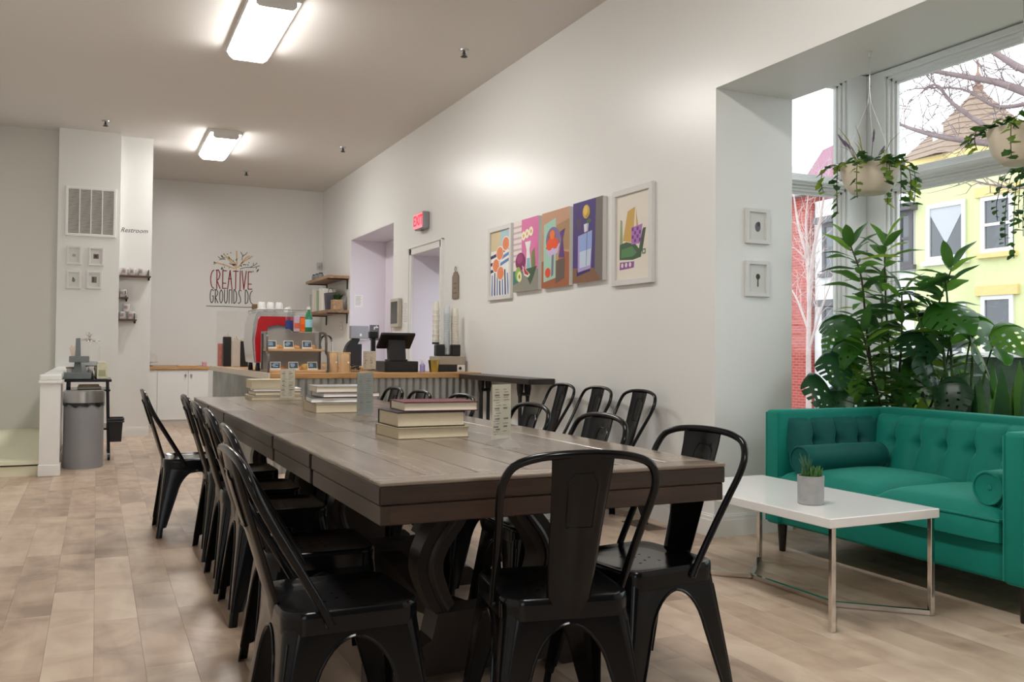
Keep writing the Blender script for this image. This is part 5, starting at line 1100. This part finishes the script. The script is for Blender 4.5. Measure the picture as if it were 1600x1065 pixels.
def monstera_mesh(m, seed):
    """split leaf, 1 long along +x: fingers on both sides separated by notches, small holes near the midrib"""
    r = random.Random(seed); q = MB(); n = 44
    def w(u): return .50*max(0, (math.sin(PI*min(1, u**.62)))**.62)*(1-.25*u)
    for s in (-1, 1):
        cuts = [.26+.17*k+r.uniform(-.03, .03) for k in range(4)]
        P = lambda u, v: (u-.10*math.sin(PI*v)*(u < .15)*1+.16*v*v*(.6-u*.2), s*v*w(u), -.30*u*u-.22*(v*w(u)*2)**2+.06*v)
        for i in range(n):
            u0, u1 = i/n, (i+1)/n; um = (u0+u1)/2; cut = any(abs(um-c) < .018 for c in cuts); hole = any(abs(um-c-.08) < .028 for c in cuts[:3])
            for v0, v1, ok in ((0, .22, True), (.22, .40, not hole), (.40, .62, True), (.62, .85, not cut), (.85, 1, not cut)):
                if ok:
                    f = [P(u0, v0), P(u1, v0), P(u1, v1), P(u0, v1)]; q.add(f, [(0, 1, 2, 3) if s > 0 else (3, 2, 1, 0)])
    me = q.mesh('leaf', m); bm = bmesh.new(); bm.from_mesh(me); bmesh.ops.remove_doubles(bm, verts=bm.verts, dist=1e-4); bm.to_mesh(me); bm.free()
    me.polygons.foreach_set('use_smooth', [True]*len(me.polygons)); return me
mleaf = [monstera_mesh(leafy('monstera green %d' % k, c, .3, .5, var=(5, .25)), k) for k, c in enumerate([(.028, .10, .02), (.042, .15, .024), (.018, .066, .03), (.08, .20, .03)])]
def monstera(label, x, y, targets, seed):
    t = thing('monstera', label, 'plant', (x, y, 0), 0, 'split-leaf plants in the bay'); floor_pot(t, .15, .34, whitep); r = random.Random(seed)
    for (tx, ty, tz, s, m_, el) in targets:
        tip = Vector((tx-x, ty-y, tz)); az = math.atan2(-.85, -.5)+r.uniform(-.95, .95); el -= .45; base = Vector((r.uniform(-.05, .05), r.uniform(-.05, .05), .3))
        MB().tube(smoothpts([base, base*.4+tip*.6+Vector((0, 0, .12)), tip], 8), [.009]*9+[.006]*8, 6).o('leaf_stalk', mat('green stalk', (.06, .12, .03), .5), t, 60)
        leaf(mleaf[m_], t, tip, (math.cos(az)*math.cos(el), math.sin(az)*math.cos(el), math.sin(el)), s, r.uniform(-.4, .4))
monstera('split-leaf plant at the right of the bay, big glossy leaves against the window', 4.74, 3.86,
         [(4.66, 3.95, 1.42, .34, 1, .15), (4.80, 3.80, 1.36, .36, 1, -.2), (4.70, 3.74, 1.22, .36, 0, -.5), (4.62, 4.08, 1.26, .30, 2, .0), (4.78, 3.98, 1.58, .26, 0, .6), (4.50, 3.92, 1.12, .30, 2, -.4), (4.86, 3.66, 1.30, .26, 3, -.1), (4.66, 4.16, 1.05, .28, 0, -.5), (4.56, 3.75, .98, .24, 2, -.6), (4.74, 4.02, 1.40, .34, 0, -.35), (4.6, 4.1, 1.5, .24, 2, .3)], 5)
monstera('split-leaf plant by the pier, one dark curled leaf reaching over the sofa arm', 4.50, 4.60,
         [(4.30, 4.42, 1.36, .26, 0, .1), (4.42, 4.40, 1.33, .30, 1, -.3), (4.22, 4.36, 1.12, .26, 2, -.3), (4.08, 4.36, .98, .30, 2, -.35), (4.22, 4.34, .90, .28, 2, -.5), (4.36, 4.40, 1.06, .26, 3, -.4), (4.46, 4.45, 1.18, .28, 0, -.6), (4.5, 4.4, .95, .26, 2, -.6), (4.34, 4.36, 1.22, .24, 1, -.2)], 9)
def blade(l, w, m):
    q = MB(); q.grid(lambda u, v: ((v-.5)*w*(.75+.5*math.sin(PI*u*.8))*(1-u**5)+.02*math.sin(u*5), .25*w*abs(v-.5)*2*(1-u), l*u), 8, 2); return q.mesh('leaf', m, 60)
snk = [blade(1, .085, leafy('snake plant %d' % k, c, .4, .4, var=(22, .55))) for k, c in enumerate([(.05, .12, .04), (.085, .17, .04), (.03, .085, .04)])]
def snake(label, x, y, n, h, seed):
    t = thing('snake_plant', label, 'plant', (x, y, 0), 0, 'snake plants along the window'); floor_pot(t, .12, .42, whitep if seed % 2 else terra); r = random.Random(seed)
    for k in range(n):
        a = k*2.4; d = .018*math.sqrt(k+.5); o = link(snk[r.randrange(3)], 'leaf', t, (d*math.cos(a), d*math.sin(a), .36), (r.uniform(-.16, .16), r.uniform(-.16, .16), a), (1.0, 1.0, (h-.36)*r.uniform(.72, 1)))
snake('snake plant behind the sofa back, left of the other snake plants', 4.62, 3.72, 12, 1.06, 1); snake('snake plant behind the sofa back, middle of the three', 4.72, 3.47, 13, 1.12, 2); snake('snake plant behind the sofa back, nearest the right edge', 4.66, 3.22, 12, 1.10, 3)
# spiky strap-leaf plant filling between
t = thing('strap_leaf_plant', 'strap-leaved plant low behind the middle of the sofa back', 'plant', (4.66, 4.02, 0)); floor_pot(t, .12, .40, terra); r = random.Random(4)
for k in range(22):
    az = k*2.4; el = r.uniform(.3, 1.25); leaf(LANCE[(2, 1, 4, 0, 3)[k % 5]][k % 4], t, (0, 0, .38+.02*(k % 5)), (math.cos(az)*math.cos(el), math.sin(az)*math.cos(el), math.sin(el)), r.uniform(.42, .62), r.uniform(-.4, .4))
# ---- hanging pots with ivy
def ivy_mesh(m):
    pts = [(0, 0), (.22, .30), (.10, .52), (.45, .34), (.62, .40), (1, 0), (.62, -.40), (.45, -.34), (.10, -.52), (.22, -.30)]
    q = MB(); q.v = [(.35, 0, .06)]+[(a, b, -.25*a*a-.12*abs(b)) for a, b in pts]; n = len(pts); q.f = [[0, 1+i, 1+(i+1) % n] for i in range(n)]; q.mi = [0]*n; return q.mesh('leaf', m)
ivy = [ivy_mesh(leafy('ivy green %d' % k, c, .4, .4, var=(20, .3))) for k, c in enumerate([(.030, .090, .022), (.020, .062, .022), (.10, .17, .03), (.16, .24, .05)])]
def hanging(label, x, y, zr, rad, hgt, seed, vines, spikes=True, nleaf=70):
    t = thing('hanging_plant', label, 'plant', (x, y, zr), 0, 'hanging pots over the sofa'); r = random.Random(seed)
    prof = [(.001, -hgt), (rad*.55, -hgt), (rad*.62, -hgt+.006), (rad*.86, -hgt*.62), (rad, -.004), (rad*1.01, 0), (rad*.96, 0), (rad*.92, -.02), (.001, -.03)]
    MB().lathe(prof, 28).o('pot', cream_pot, t, 45)
    for k in range(3):
        a = k*2*PI/3+.6; MB().tube([(rad*.97*math.cos(a), rad*.97*math.sin(a), -.005), (.01*math.cos(a), .01*math.sin(a), .34), (0, 0, .42)], .0012, 5).o('hanger_cord', white_ceramic, t)
    top = 2.745-zr if x < WO else 3.15-zr
    q = MB().tube([(0, 0, .41), (0, 0, top-.02)], .0016, 5); q.tube([(0, 0, .41), (.012, 0, .43), (0, 0, .445)], .002, 5); q.lathe([(.001, top-.03), (.006, top-.03), (.012, top-.001), (.001, top-.001)], 8); q.o('hanging_hook', steel, t)
    for k in range(nleaf):
        a = r.random()*2*PI; d = rad*math.sqrt(r.random())*1.05; p = Vector((d*math.cos(a), d*math.sin(a), .0+.07*r.random()*(1.2-d/rad*.8))); el = r.uniform(-.5, .7)
        leaf(ivy[(0, 1, 0, 1, 2)[k % 5]], t, p, (math.cos(a)*math.cos(el), math.sin(a)*math.cos(el), math.sin(el)), r.uniform(.04, .062), r.uniform(-.6, .6))
    vm = MB()
    for (a, l, out) in vines:
        c, s = math.cos(a), math.sin(a); pts = smoothpts([(rad*.8*c, rad*.8*s, .01), ((rad+out)*c, (rad+out)*s, .0), ((rad+out*1.4)*c, (rad+out*1.4)*s, -l*.5), ((rad+out*1.2)*c, (rad+out*1.2)*s, -l)], 6); vm.tube(pts, .0022, 5)
        n = max(5, int(l/.028)+4)
        for k in range(n):
            p = pts[int((k+.5)/n*(len(pts)-1))]; b = a+r.uniform(-1.3, 1.3); leaf(ivy[(0, 2, 3, 0, 3, 1)[r.randrange(6)]], t, p, (math.cos(b), math.sin(b), r.uniform(-.9, .1)), r.uniform(.035, .058), r.uniform(-.5, .5))
    vm.o('vines', stem_mat, t)
    if spikes:
        for k in range(12):
            a = r.random()*2*PI; h = r.uniform(.10, .20); b = Vector((.06*math.cos(a), .06*math.sin(a), .02)); e = b+Vector((.10*math.cos(a), .10*math.sin(a), h))
            if k % 2: MB().tube([b, (b+e)/2+Vector((0, 0, .02)), e], [.002, .002, .0015], 5).tube([b+(e-b)*f for f in (.6, .7, .8, .9, 1)], [.003, .006, .005, .006, .002], 5).o('flower_spike', mat('lavender grey', (.16, .12, .18), .7), t)
            else: MB().tube([b, (b+e)/2+Vector((0, 0, .03)), e], [.004, .004, .0008], 5, flat=.4).o('grass_blade', mat('straw green', (.32, .30, .12), .6), t)
hanging('hanging cream pot of ivy and lavender spikes in front of the window corner', 3.75, 3.60, 2.125, .155, .145, 21, [(PI+.5, .20, .06), (PI-.2, .26, .03), (PI+1.2, .12, .05), (-.9, .22, .05), (-.4, .16, .05), (-1.4, .24, .02), (.3, .18, .04), (-1.9, .12, .02), (2.6, .14, .07)])
hanging('hanging cream pot of ivy at the right edge of the photo', 3.75, 2.71, 2.13, .155, .15, 22, [(PI-.3, .10, .06), (PI-1.0, .06, .05), (PI+.4, .16, .05), (-.6, .2, .05), (-1.2, .16, .03)], False, 60)
# trailing small-leaved plant at the right edge, hung lower by the window
t = thing('trailing_plant', 'trailing plant with small oval leaves hanging at the right edge by the window', 'plant', (4.42, 3.03, 2.05)); r = random.Random(31)
MB().lathe([(.001, -.13), (.08, -.13), (.12, 0), (.125, .0), (.112, 0), (.10, -.03), (.001, -.03)], 22).o('pot', cream_pot, t, 45); MB().tube([(0, 0, -.03), (0, 0, 1.095)], .002, 5).o('hanger_cord', steel, t)
vm = MB()
for a, l, out in ((1.9, .42, .07), (2.3, .36, .10), (1.5, .30, .06), (2.7, .28, .06), (3.3, .34, .05), (.9, .3, .05), (2.05, .22, .14)):
    c, s = math.cos(a), math.sin(a); pts = smoothpts([(.08*c, .08*s, -.01), ((.12+out*.6)*c, (.12+out*.6)*s, .03), ((.12+out)*c, (.12+out)*s, -l*.5), ((.12+out)*c, (.12+out)*s, -l)], 7); vm.tube(pts, .002, 5)
    for k in range(int(l/.016)):
        p = pts[int((k+.5)/(l/.016)*(len(pts)-1))]; b = a+(1.2 if k % 2 else -1.2)+r.uniform(-.4, .4); leaf(LANCE[(0, 3, 0)[k % 3]][k % 4], t, p, (math.cos(b), math.sin(b), r.uniform(-.5, .2)), r.uniform(.045, .065), r.uniform(-.5, .5)).scale.y *= 2.0
vm.o('vines', stem_mat, t)
# ------------------------------------------------------------ outside: street, fence, houses, bare trees
GZ = -.7
struct(MB().box((WO+.6, -60, GZ-.2), (140, 120, GZ)).o('trim_street', mat('street grey', (.22, .22, .22), .85, var=(.8, .2))))
fn_ = thing('garden_fence', 'dark green covered garden fence with white cap just outside the window', 'fence', (6.7, 4.2, GZ)); MB().box((0, -3.4, 0), (.05, 1.9, 1.80)).o('fence_cover', mat('dark green turf cover', (.030, .055, .030), .9, var=(5, .5), bump=(120, .6)), fn_); MB().rbox((-.03, -3.42, 1.80), (.08, 1.92, 1.845), .006).o('cap', trim_white, fn_)
for y in (-3.3, -1.6, .1, 1.8): MB().box((.05, y-.05, 0), (.14, y+.05, 1.80)).o('post', trim_white, fn_)
def facade(root, x, y0, y1, z1, m, depth=6, name='wall'): return MB().box((x, y0, GZ), (x+depth, y1, z1)).o(name, m, root)
fr_white = mat('white window frame', (.80, .79, .78), .45); dark_pane = mat('dark window glass', (.10, .105, .12), .06, spec=.8); stone = mat('buff stone', lin((232, 206, 140)), .8)
def hwin(root, x, y0, y1, z0, z1, frame, sill=True, lintel=None, sash=True, curtain=False, fw=.09):
    q = MB(); 
    for a in (((x-.05, y0, z0), (x+.02, y0+fw, z1)), ((x-.05, y1-fw, z0), (x+.02, y1, z1)), ((x-.049, y0+.005, z1-fw), (x+.02, y1-.005, z1)), ((x-.049, y0+.005, z0), (x+.02, y1-.005, z0+fw))): q.box(*a)
    if sash: q.box((x-.04, y0+.01, (z0+z1)/2-.03), (x+.02, y1-.01, (z0+z1)/2+.03))
    w = q.o('window', frame, root); MB().box((x-.012, y0+.03, z0+.03), (x-.004, y1-.03, z1-.03)).o('pane', dark_pane, w)
    if curtain:
        ym = (y0+y1)/2; a, b = y0+fw, y1-fw; zt_ = z1-fw
        MB().prism([(a, zt_), (b, zt_), (b, zt_-.15), (ym, z0+.36), (a, zt_-.15)], x-.02, x-.0125, 'x').o('curtain', mat('pale curtain', (.55, .56, .60), .8), w)
    if sill: MB().box((x-.12, y0-.08, z0-.10), (x+.02, y1+.08, z0)).o('sill', frame if not lintel else lintel, w)
    if lintel: MB().box((x-.08, y0-.12, z1), (x+.02, y1+.12, z1+.20)).o('lintel', lintel, w)
HX = 17
lime = mat('lime green render', lin((222, 226, 172)), .8, var=(1.3, .12), bump=(12, .3))
hl = thing('lime_house', 'lime green house with white windows and a pointed turret roof across the street', 'house')
facade(hl, HX, 8.0, 14.97, 5.35, lime); MB().box((HX-.35, 8.0, GZ), (HX, 13.15, 5.30)).o('bay_wall', lime, hl)
MB().box((HX-.30, 7.9, 5.30), (HX+3.0, 14.98, 5.48)).box((HX-.18, 7.9, 5.10), (HX+1, 14.98, 5.30)).o('cornice', stone, hl)
hwin(hl, HX, 13.62, 14.64, 3.18, 4.46, fr_white, curtain=True, sash=False, fw=.10); hwin(hl, HX-.35, 12.25, 12.98, 3.19, 4.36, fr_white, lintel=stone); hwin(hl, HX-.35, 12.25, 12.98, 1.03, 2.32, fr_white, lintel=stone); hwin(hl, HX, 13.62, 14.64, .7, 2.2, fr_white)
for y in (9.3, 10.8): hwin(hl, HX-.35, y, y+.75, 3.19, 4.36, fr_white, lintel=stone); hwin(hl, HX-.35, y, y+.75, 1.03, 2.32, fr_white, lintel=stone)
shingle = mat('brown grey shingles', lin((150, 128, 112)), .85, var=(9, .3))
tx, ty = HX+1.3, 14.36
q = MB(); n = 8; prev = None; nr = 11
for k in range(nr):
    f0, f1 = k/nr, (k+1)/nr
    def rr(f): return 1.75*(1-f)**1.12+.05
    z0, z1 = 5.48+1.75*f0, 5.48+1.75*f1
    for i in range(n):
        a, b = 2*PI*i/n+.2, 2*PI*(i+1)/n+.2; q.add([(tx+(rr(f0)+.018)*math.cos(a), ty+(rr(f0)+.018)*math.sin(a), z0), (tx+(rr(f0)+.018)*math.cos(b), ty+(rr(f0)+.018)*math.sin(b), z0), (tx+rr(f1)*math.cos(b), ty+rr(f1)*math.sin(b), z1), (tx+rr(f1)*math.cos(a), ty+rr(f1)*math.sin(a), z1)], [(0, 1, 2, 3)])
q.o('turret_roof', shingle, hl); MB().lathe([(.10, 7.15), (.13, 7.25), (.05, 7.32), (.09, 7.40), (.10, 7.46), (.05, 7.54), (.025, 7.60), (.02, 7.85), (.001, 7.9)], 10, T(tx, ty)).o('finial', mat('copper brown', (.30, .18, .13), .6), hl, 50)
MB().box((tx-1.22, ty+.02, 5.5), (tx-1.10, ty+.20, 6.25), None).o('roof_highlight', fr_white, hl)  # added white strip imitating light reflected on a roof facet
MB().prism([(13.2, 1.62), (13.38, 1.62), (13.42, 1.9), (13.16, 1.9)], HX-.6, HX-.42, 'x').box((HX-.5, 13.22, 1.9), (HX-.36, 13.36, 1.96)).o('wall_lantern', dark_iron, hl)
hw = thing('white_house', 'white house with dark window surrounds across the street', 'house'); ww = mat('white render', (.80, .79, .79), .7); dkf = mat('dark grey surround', (.10, .09, .10), .6)
facade(hw, HX, 14.99, 18.16, 5.05, ww)
def dwin(y0, y1, z0, z1):
    hwin(hw, HX, y0, y1, z0, z1, dkf); MB().box((HX-.25, y0-.12, z1), (HX, y1+.12, z1+.16)).o('hood', dkf, hw)
dwin(17.24, 17.86, 3.15, 4.42); dwin(17.24, 17.86, .9, 2.3); dwin(15.02, 15.42, 3.15, 4.40); dwin(16.0, 16.6, 3.15, 4.42); dwin(16.0, 16.6, .9, 2.3)
mar = mat('maroon roof tiles', lin((170, 120, 140)), .8, var=(6, .15))
MB().prism([(16.95, 5.05), (19.4, 5.05), (19.1, 5.6), (18.2, 6.45), (17.2, 6.6), (16.95, 6.4)], HX+.3, HX+1.3, 'x').o('roof', mar, hw)
hb = thing('brick_house', 'red brick house seen through the side window beside the pier', 'house')
bm_ = bpy.data.materials.new('red brick'); bm_.use_nodes = True; n_ = bm_.node_tree.nodes; l_ = bm_.node_tree.links; bt_ = n_.new('ShaderNodeTexBrick'); tc_ = n_.new('ShaderNodeTexCoord'); mp_ = n_.new('ShaderNodeMapping'); mp_.inputs['Rotation'].default_value = (PI/2, 0, PI/2)
mp_.inputs['Scale'].default_value = (1, 1, 1)
sx_ = n_.new('ShaderNodeSeparateXYZ'); cx_ = n_.new('ShaderNodeCombineXYZ'); l_.new(tc_.outputs['Object'], sx_.inputs[0]); ax_ = n_.new('ShaderNodeMath'); l_.new(sx_.outputs[0], ax_.inputs[0]); l_.new(sx_.outputs[1], ax_.inputs[1]); l_.new(ax_.outputs[0], cx_.inputs[0]); l_.new(sx_.outputs[2], cx_.inputs[1])
l_.new(cx_.outputs[0], bt_.inputs['Vector']); bt_.inputs['Scale'].default_value = 1; bt_.inputs['Brick Width'].default_value = .22; bt_.inputs['Row Height'].default_value = .075; bt_.inputs['Mortar Size'].default_value = .008
bt_.inputs['Color1'].default_value = (*lin((178, 80, 72)), 1); bt_.inputs['Color2'].default_value = (*lin((158, 66, 60)), 1); bt_.inputs['Mortar'].default_value = (*lin((186, 124, 114)), 1)
l_.new(bt_.outputs[0], n_['Principled BSDF'].inputs['Base Color']); n_['Principled BSDF'].inputs['Roughness'].default_value = .85
facade(hb, HX-.2, 18.2, 27, 5.2, bm_, 7); MB().box((HX-.45, 18.1, 5.2), (HX+6, 27.1, 5.42)).o('cornice', mat('grey cornice', (.30, .28, .28), .7), hb)
for y in (20, 22, 24): hwin(hb, HX-.2, y, y+.8, 2.9, 4.4, fr_white); hwin(hb, HX-.2, y, y+.8, .5, 2.1, fr_white)
# ---- bare trees
def tree(label, x, y, trunk, limbs, seed, m, twigs, tw=.0075, rt=.16):
    t = thing('bare_tree', label, 'tree', (x, y, GZ), 0, 'bare street trees'); r = random.Random(seed); O = Vector((x, y, GZ))
    q = MB().tube(smoothpts([Vector(p)-O for p in trunk], 6), [trunk_r*(1) for trunk_r in [rt*(1-.03*i) for i in range(6*(len(trunk)-1)+1)]], 10); q.o('trunk', m, t, 60)
    tq = MB()
    for pts, r0 in limbs:
        sp = smoothpts([Vector(p)-O for p in pts], 6); n = len(sp); q = MB().tube(sp, [r0*(1-.75*i/(n-1)) for i in range(n)], 7); q.o('branch', m, t, 60)
        for k in range(int(twigs*n/12)):
            i = r.randrange(2, n); p = sp[i]; d = (sp[i]-sp[i-1]).normalized(); lv = r.uniform(.35, .9)
            for sub in range(2):
                d2 = (d+Vector((r.uniform(-.3, .3), r.uniform(-.9, .9), r.uniform(-.8, .9)))).normalized(); pts2 = [p]; c = p
                for j in range(4): c = c+d2*lv*.25+Vector((r.uniform(-.03, .03), r.uniform(-.05, .05), r.uniform(-.05, .05))); pts2.append(c)
                tq.tube(pts2, [tw, tw*.8, tw*.6, tw*.45, tw*.3], 4); p = pts2[r.randrange(1, 4)]; lv *= .6; d = d2
    o = tq.o('twigs', m, t); o['kind'] = 'stuff'; return t
bark = mat('grey brown bark', lin((140, 122, 122)), .9, var=(12, .25)); pale_bark = mat('pale bark', lin((196, 176, 172)), .9, var=(12, .2))
tree('large bare tree whose grey branches cross the upper window', 11, 6.6, [(11, 6.6, GZ), (11, 6.65, 1.5), (11, 6.7, 3.2), (11.05, 6.8, 4.4)],
     [([(11, 6.7, 3.1), (11, 7.4, 3.6), (11, 7.95, 3.82), (11, 9.13, 4.21), (11, 9.7, 4.45), (11.05, 10.04, 4.62)], .075), ([(11, 6.72, 3.6), (11, 7.4, 4.2), (11, 8.2, 4.72), (11, 8.7, 4.95), (11, 9.4, 5.25), (11, 9.95, 5.52)], .075), ([(11, 6.75, 4.0), (11, 7.4, 4.6), (11, 7.95, 4.86), (11, 8.5, 5.3), (11, 8.95, 5.5)], .08), ([(11, 7.9, 3.8), (11, 8.47, 4.2), (11, 9.02, 4.66), (11, 9.3, 5.0), (11.1, 9.57, 5.06)], .045),
      ([(11, 7.6, 4.4), (11, 8.3, 4.45), (11, 8.9, 4.85), (11.1, 9.8, 5.1)], .035), ([(11, 6.8, 4.4), (11.1, 7.3, 5.4), (11.2, 8.0, 6.2)], .07), ([(11, 6.7, 3.0), (11, 7.3, 3.2), (11, 8.2, 3.35), (11, 8.9, 3.6)], .03)], 3, bark, 15)
tree('slim pale bare tree in front of the red brick house', 12.5, 13.5, [(12.5, 13.5, GZ), (12.5, 13.52, 1.0), (12.5, 13.5, 2.2)],
     [([(12.5, 13.5, 2.1), (12.5, 13.55, 2.9), (12.5, 13.8, 3.6), (12.5, 13.95, 4.3)], .05), ([(12.5, 13.5, 2.1), (12.5, 13.4, 3.0), (12.5, 13.2, 3.7), (12.5, 13.1, 4.2)], .05), ([(12.5, 13.5, 1.2), (12.5, 13.2, 1.9), (12.5, 12.9, 2.5)], .03), ([(12.5, 13.5, 1.5), (12.5, 13.8, 2.1), (12.5, 14.1, 2.5)], .03), ([(12.5, 13.5, 2.8), (12.5, 13.6, 3.6), (12.5, 13.5, 4.4)], .03)], 6, pale_bark, 14, .007, .06)
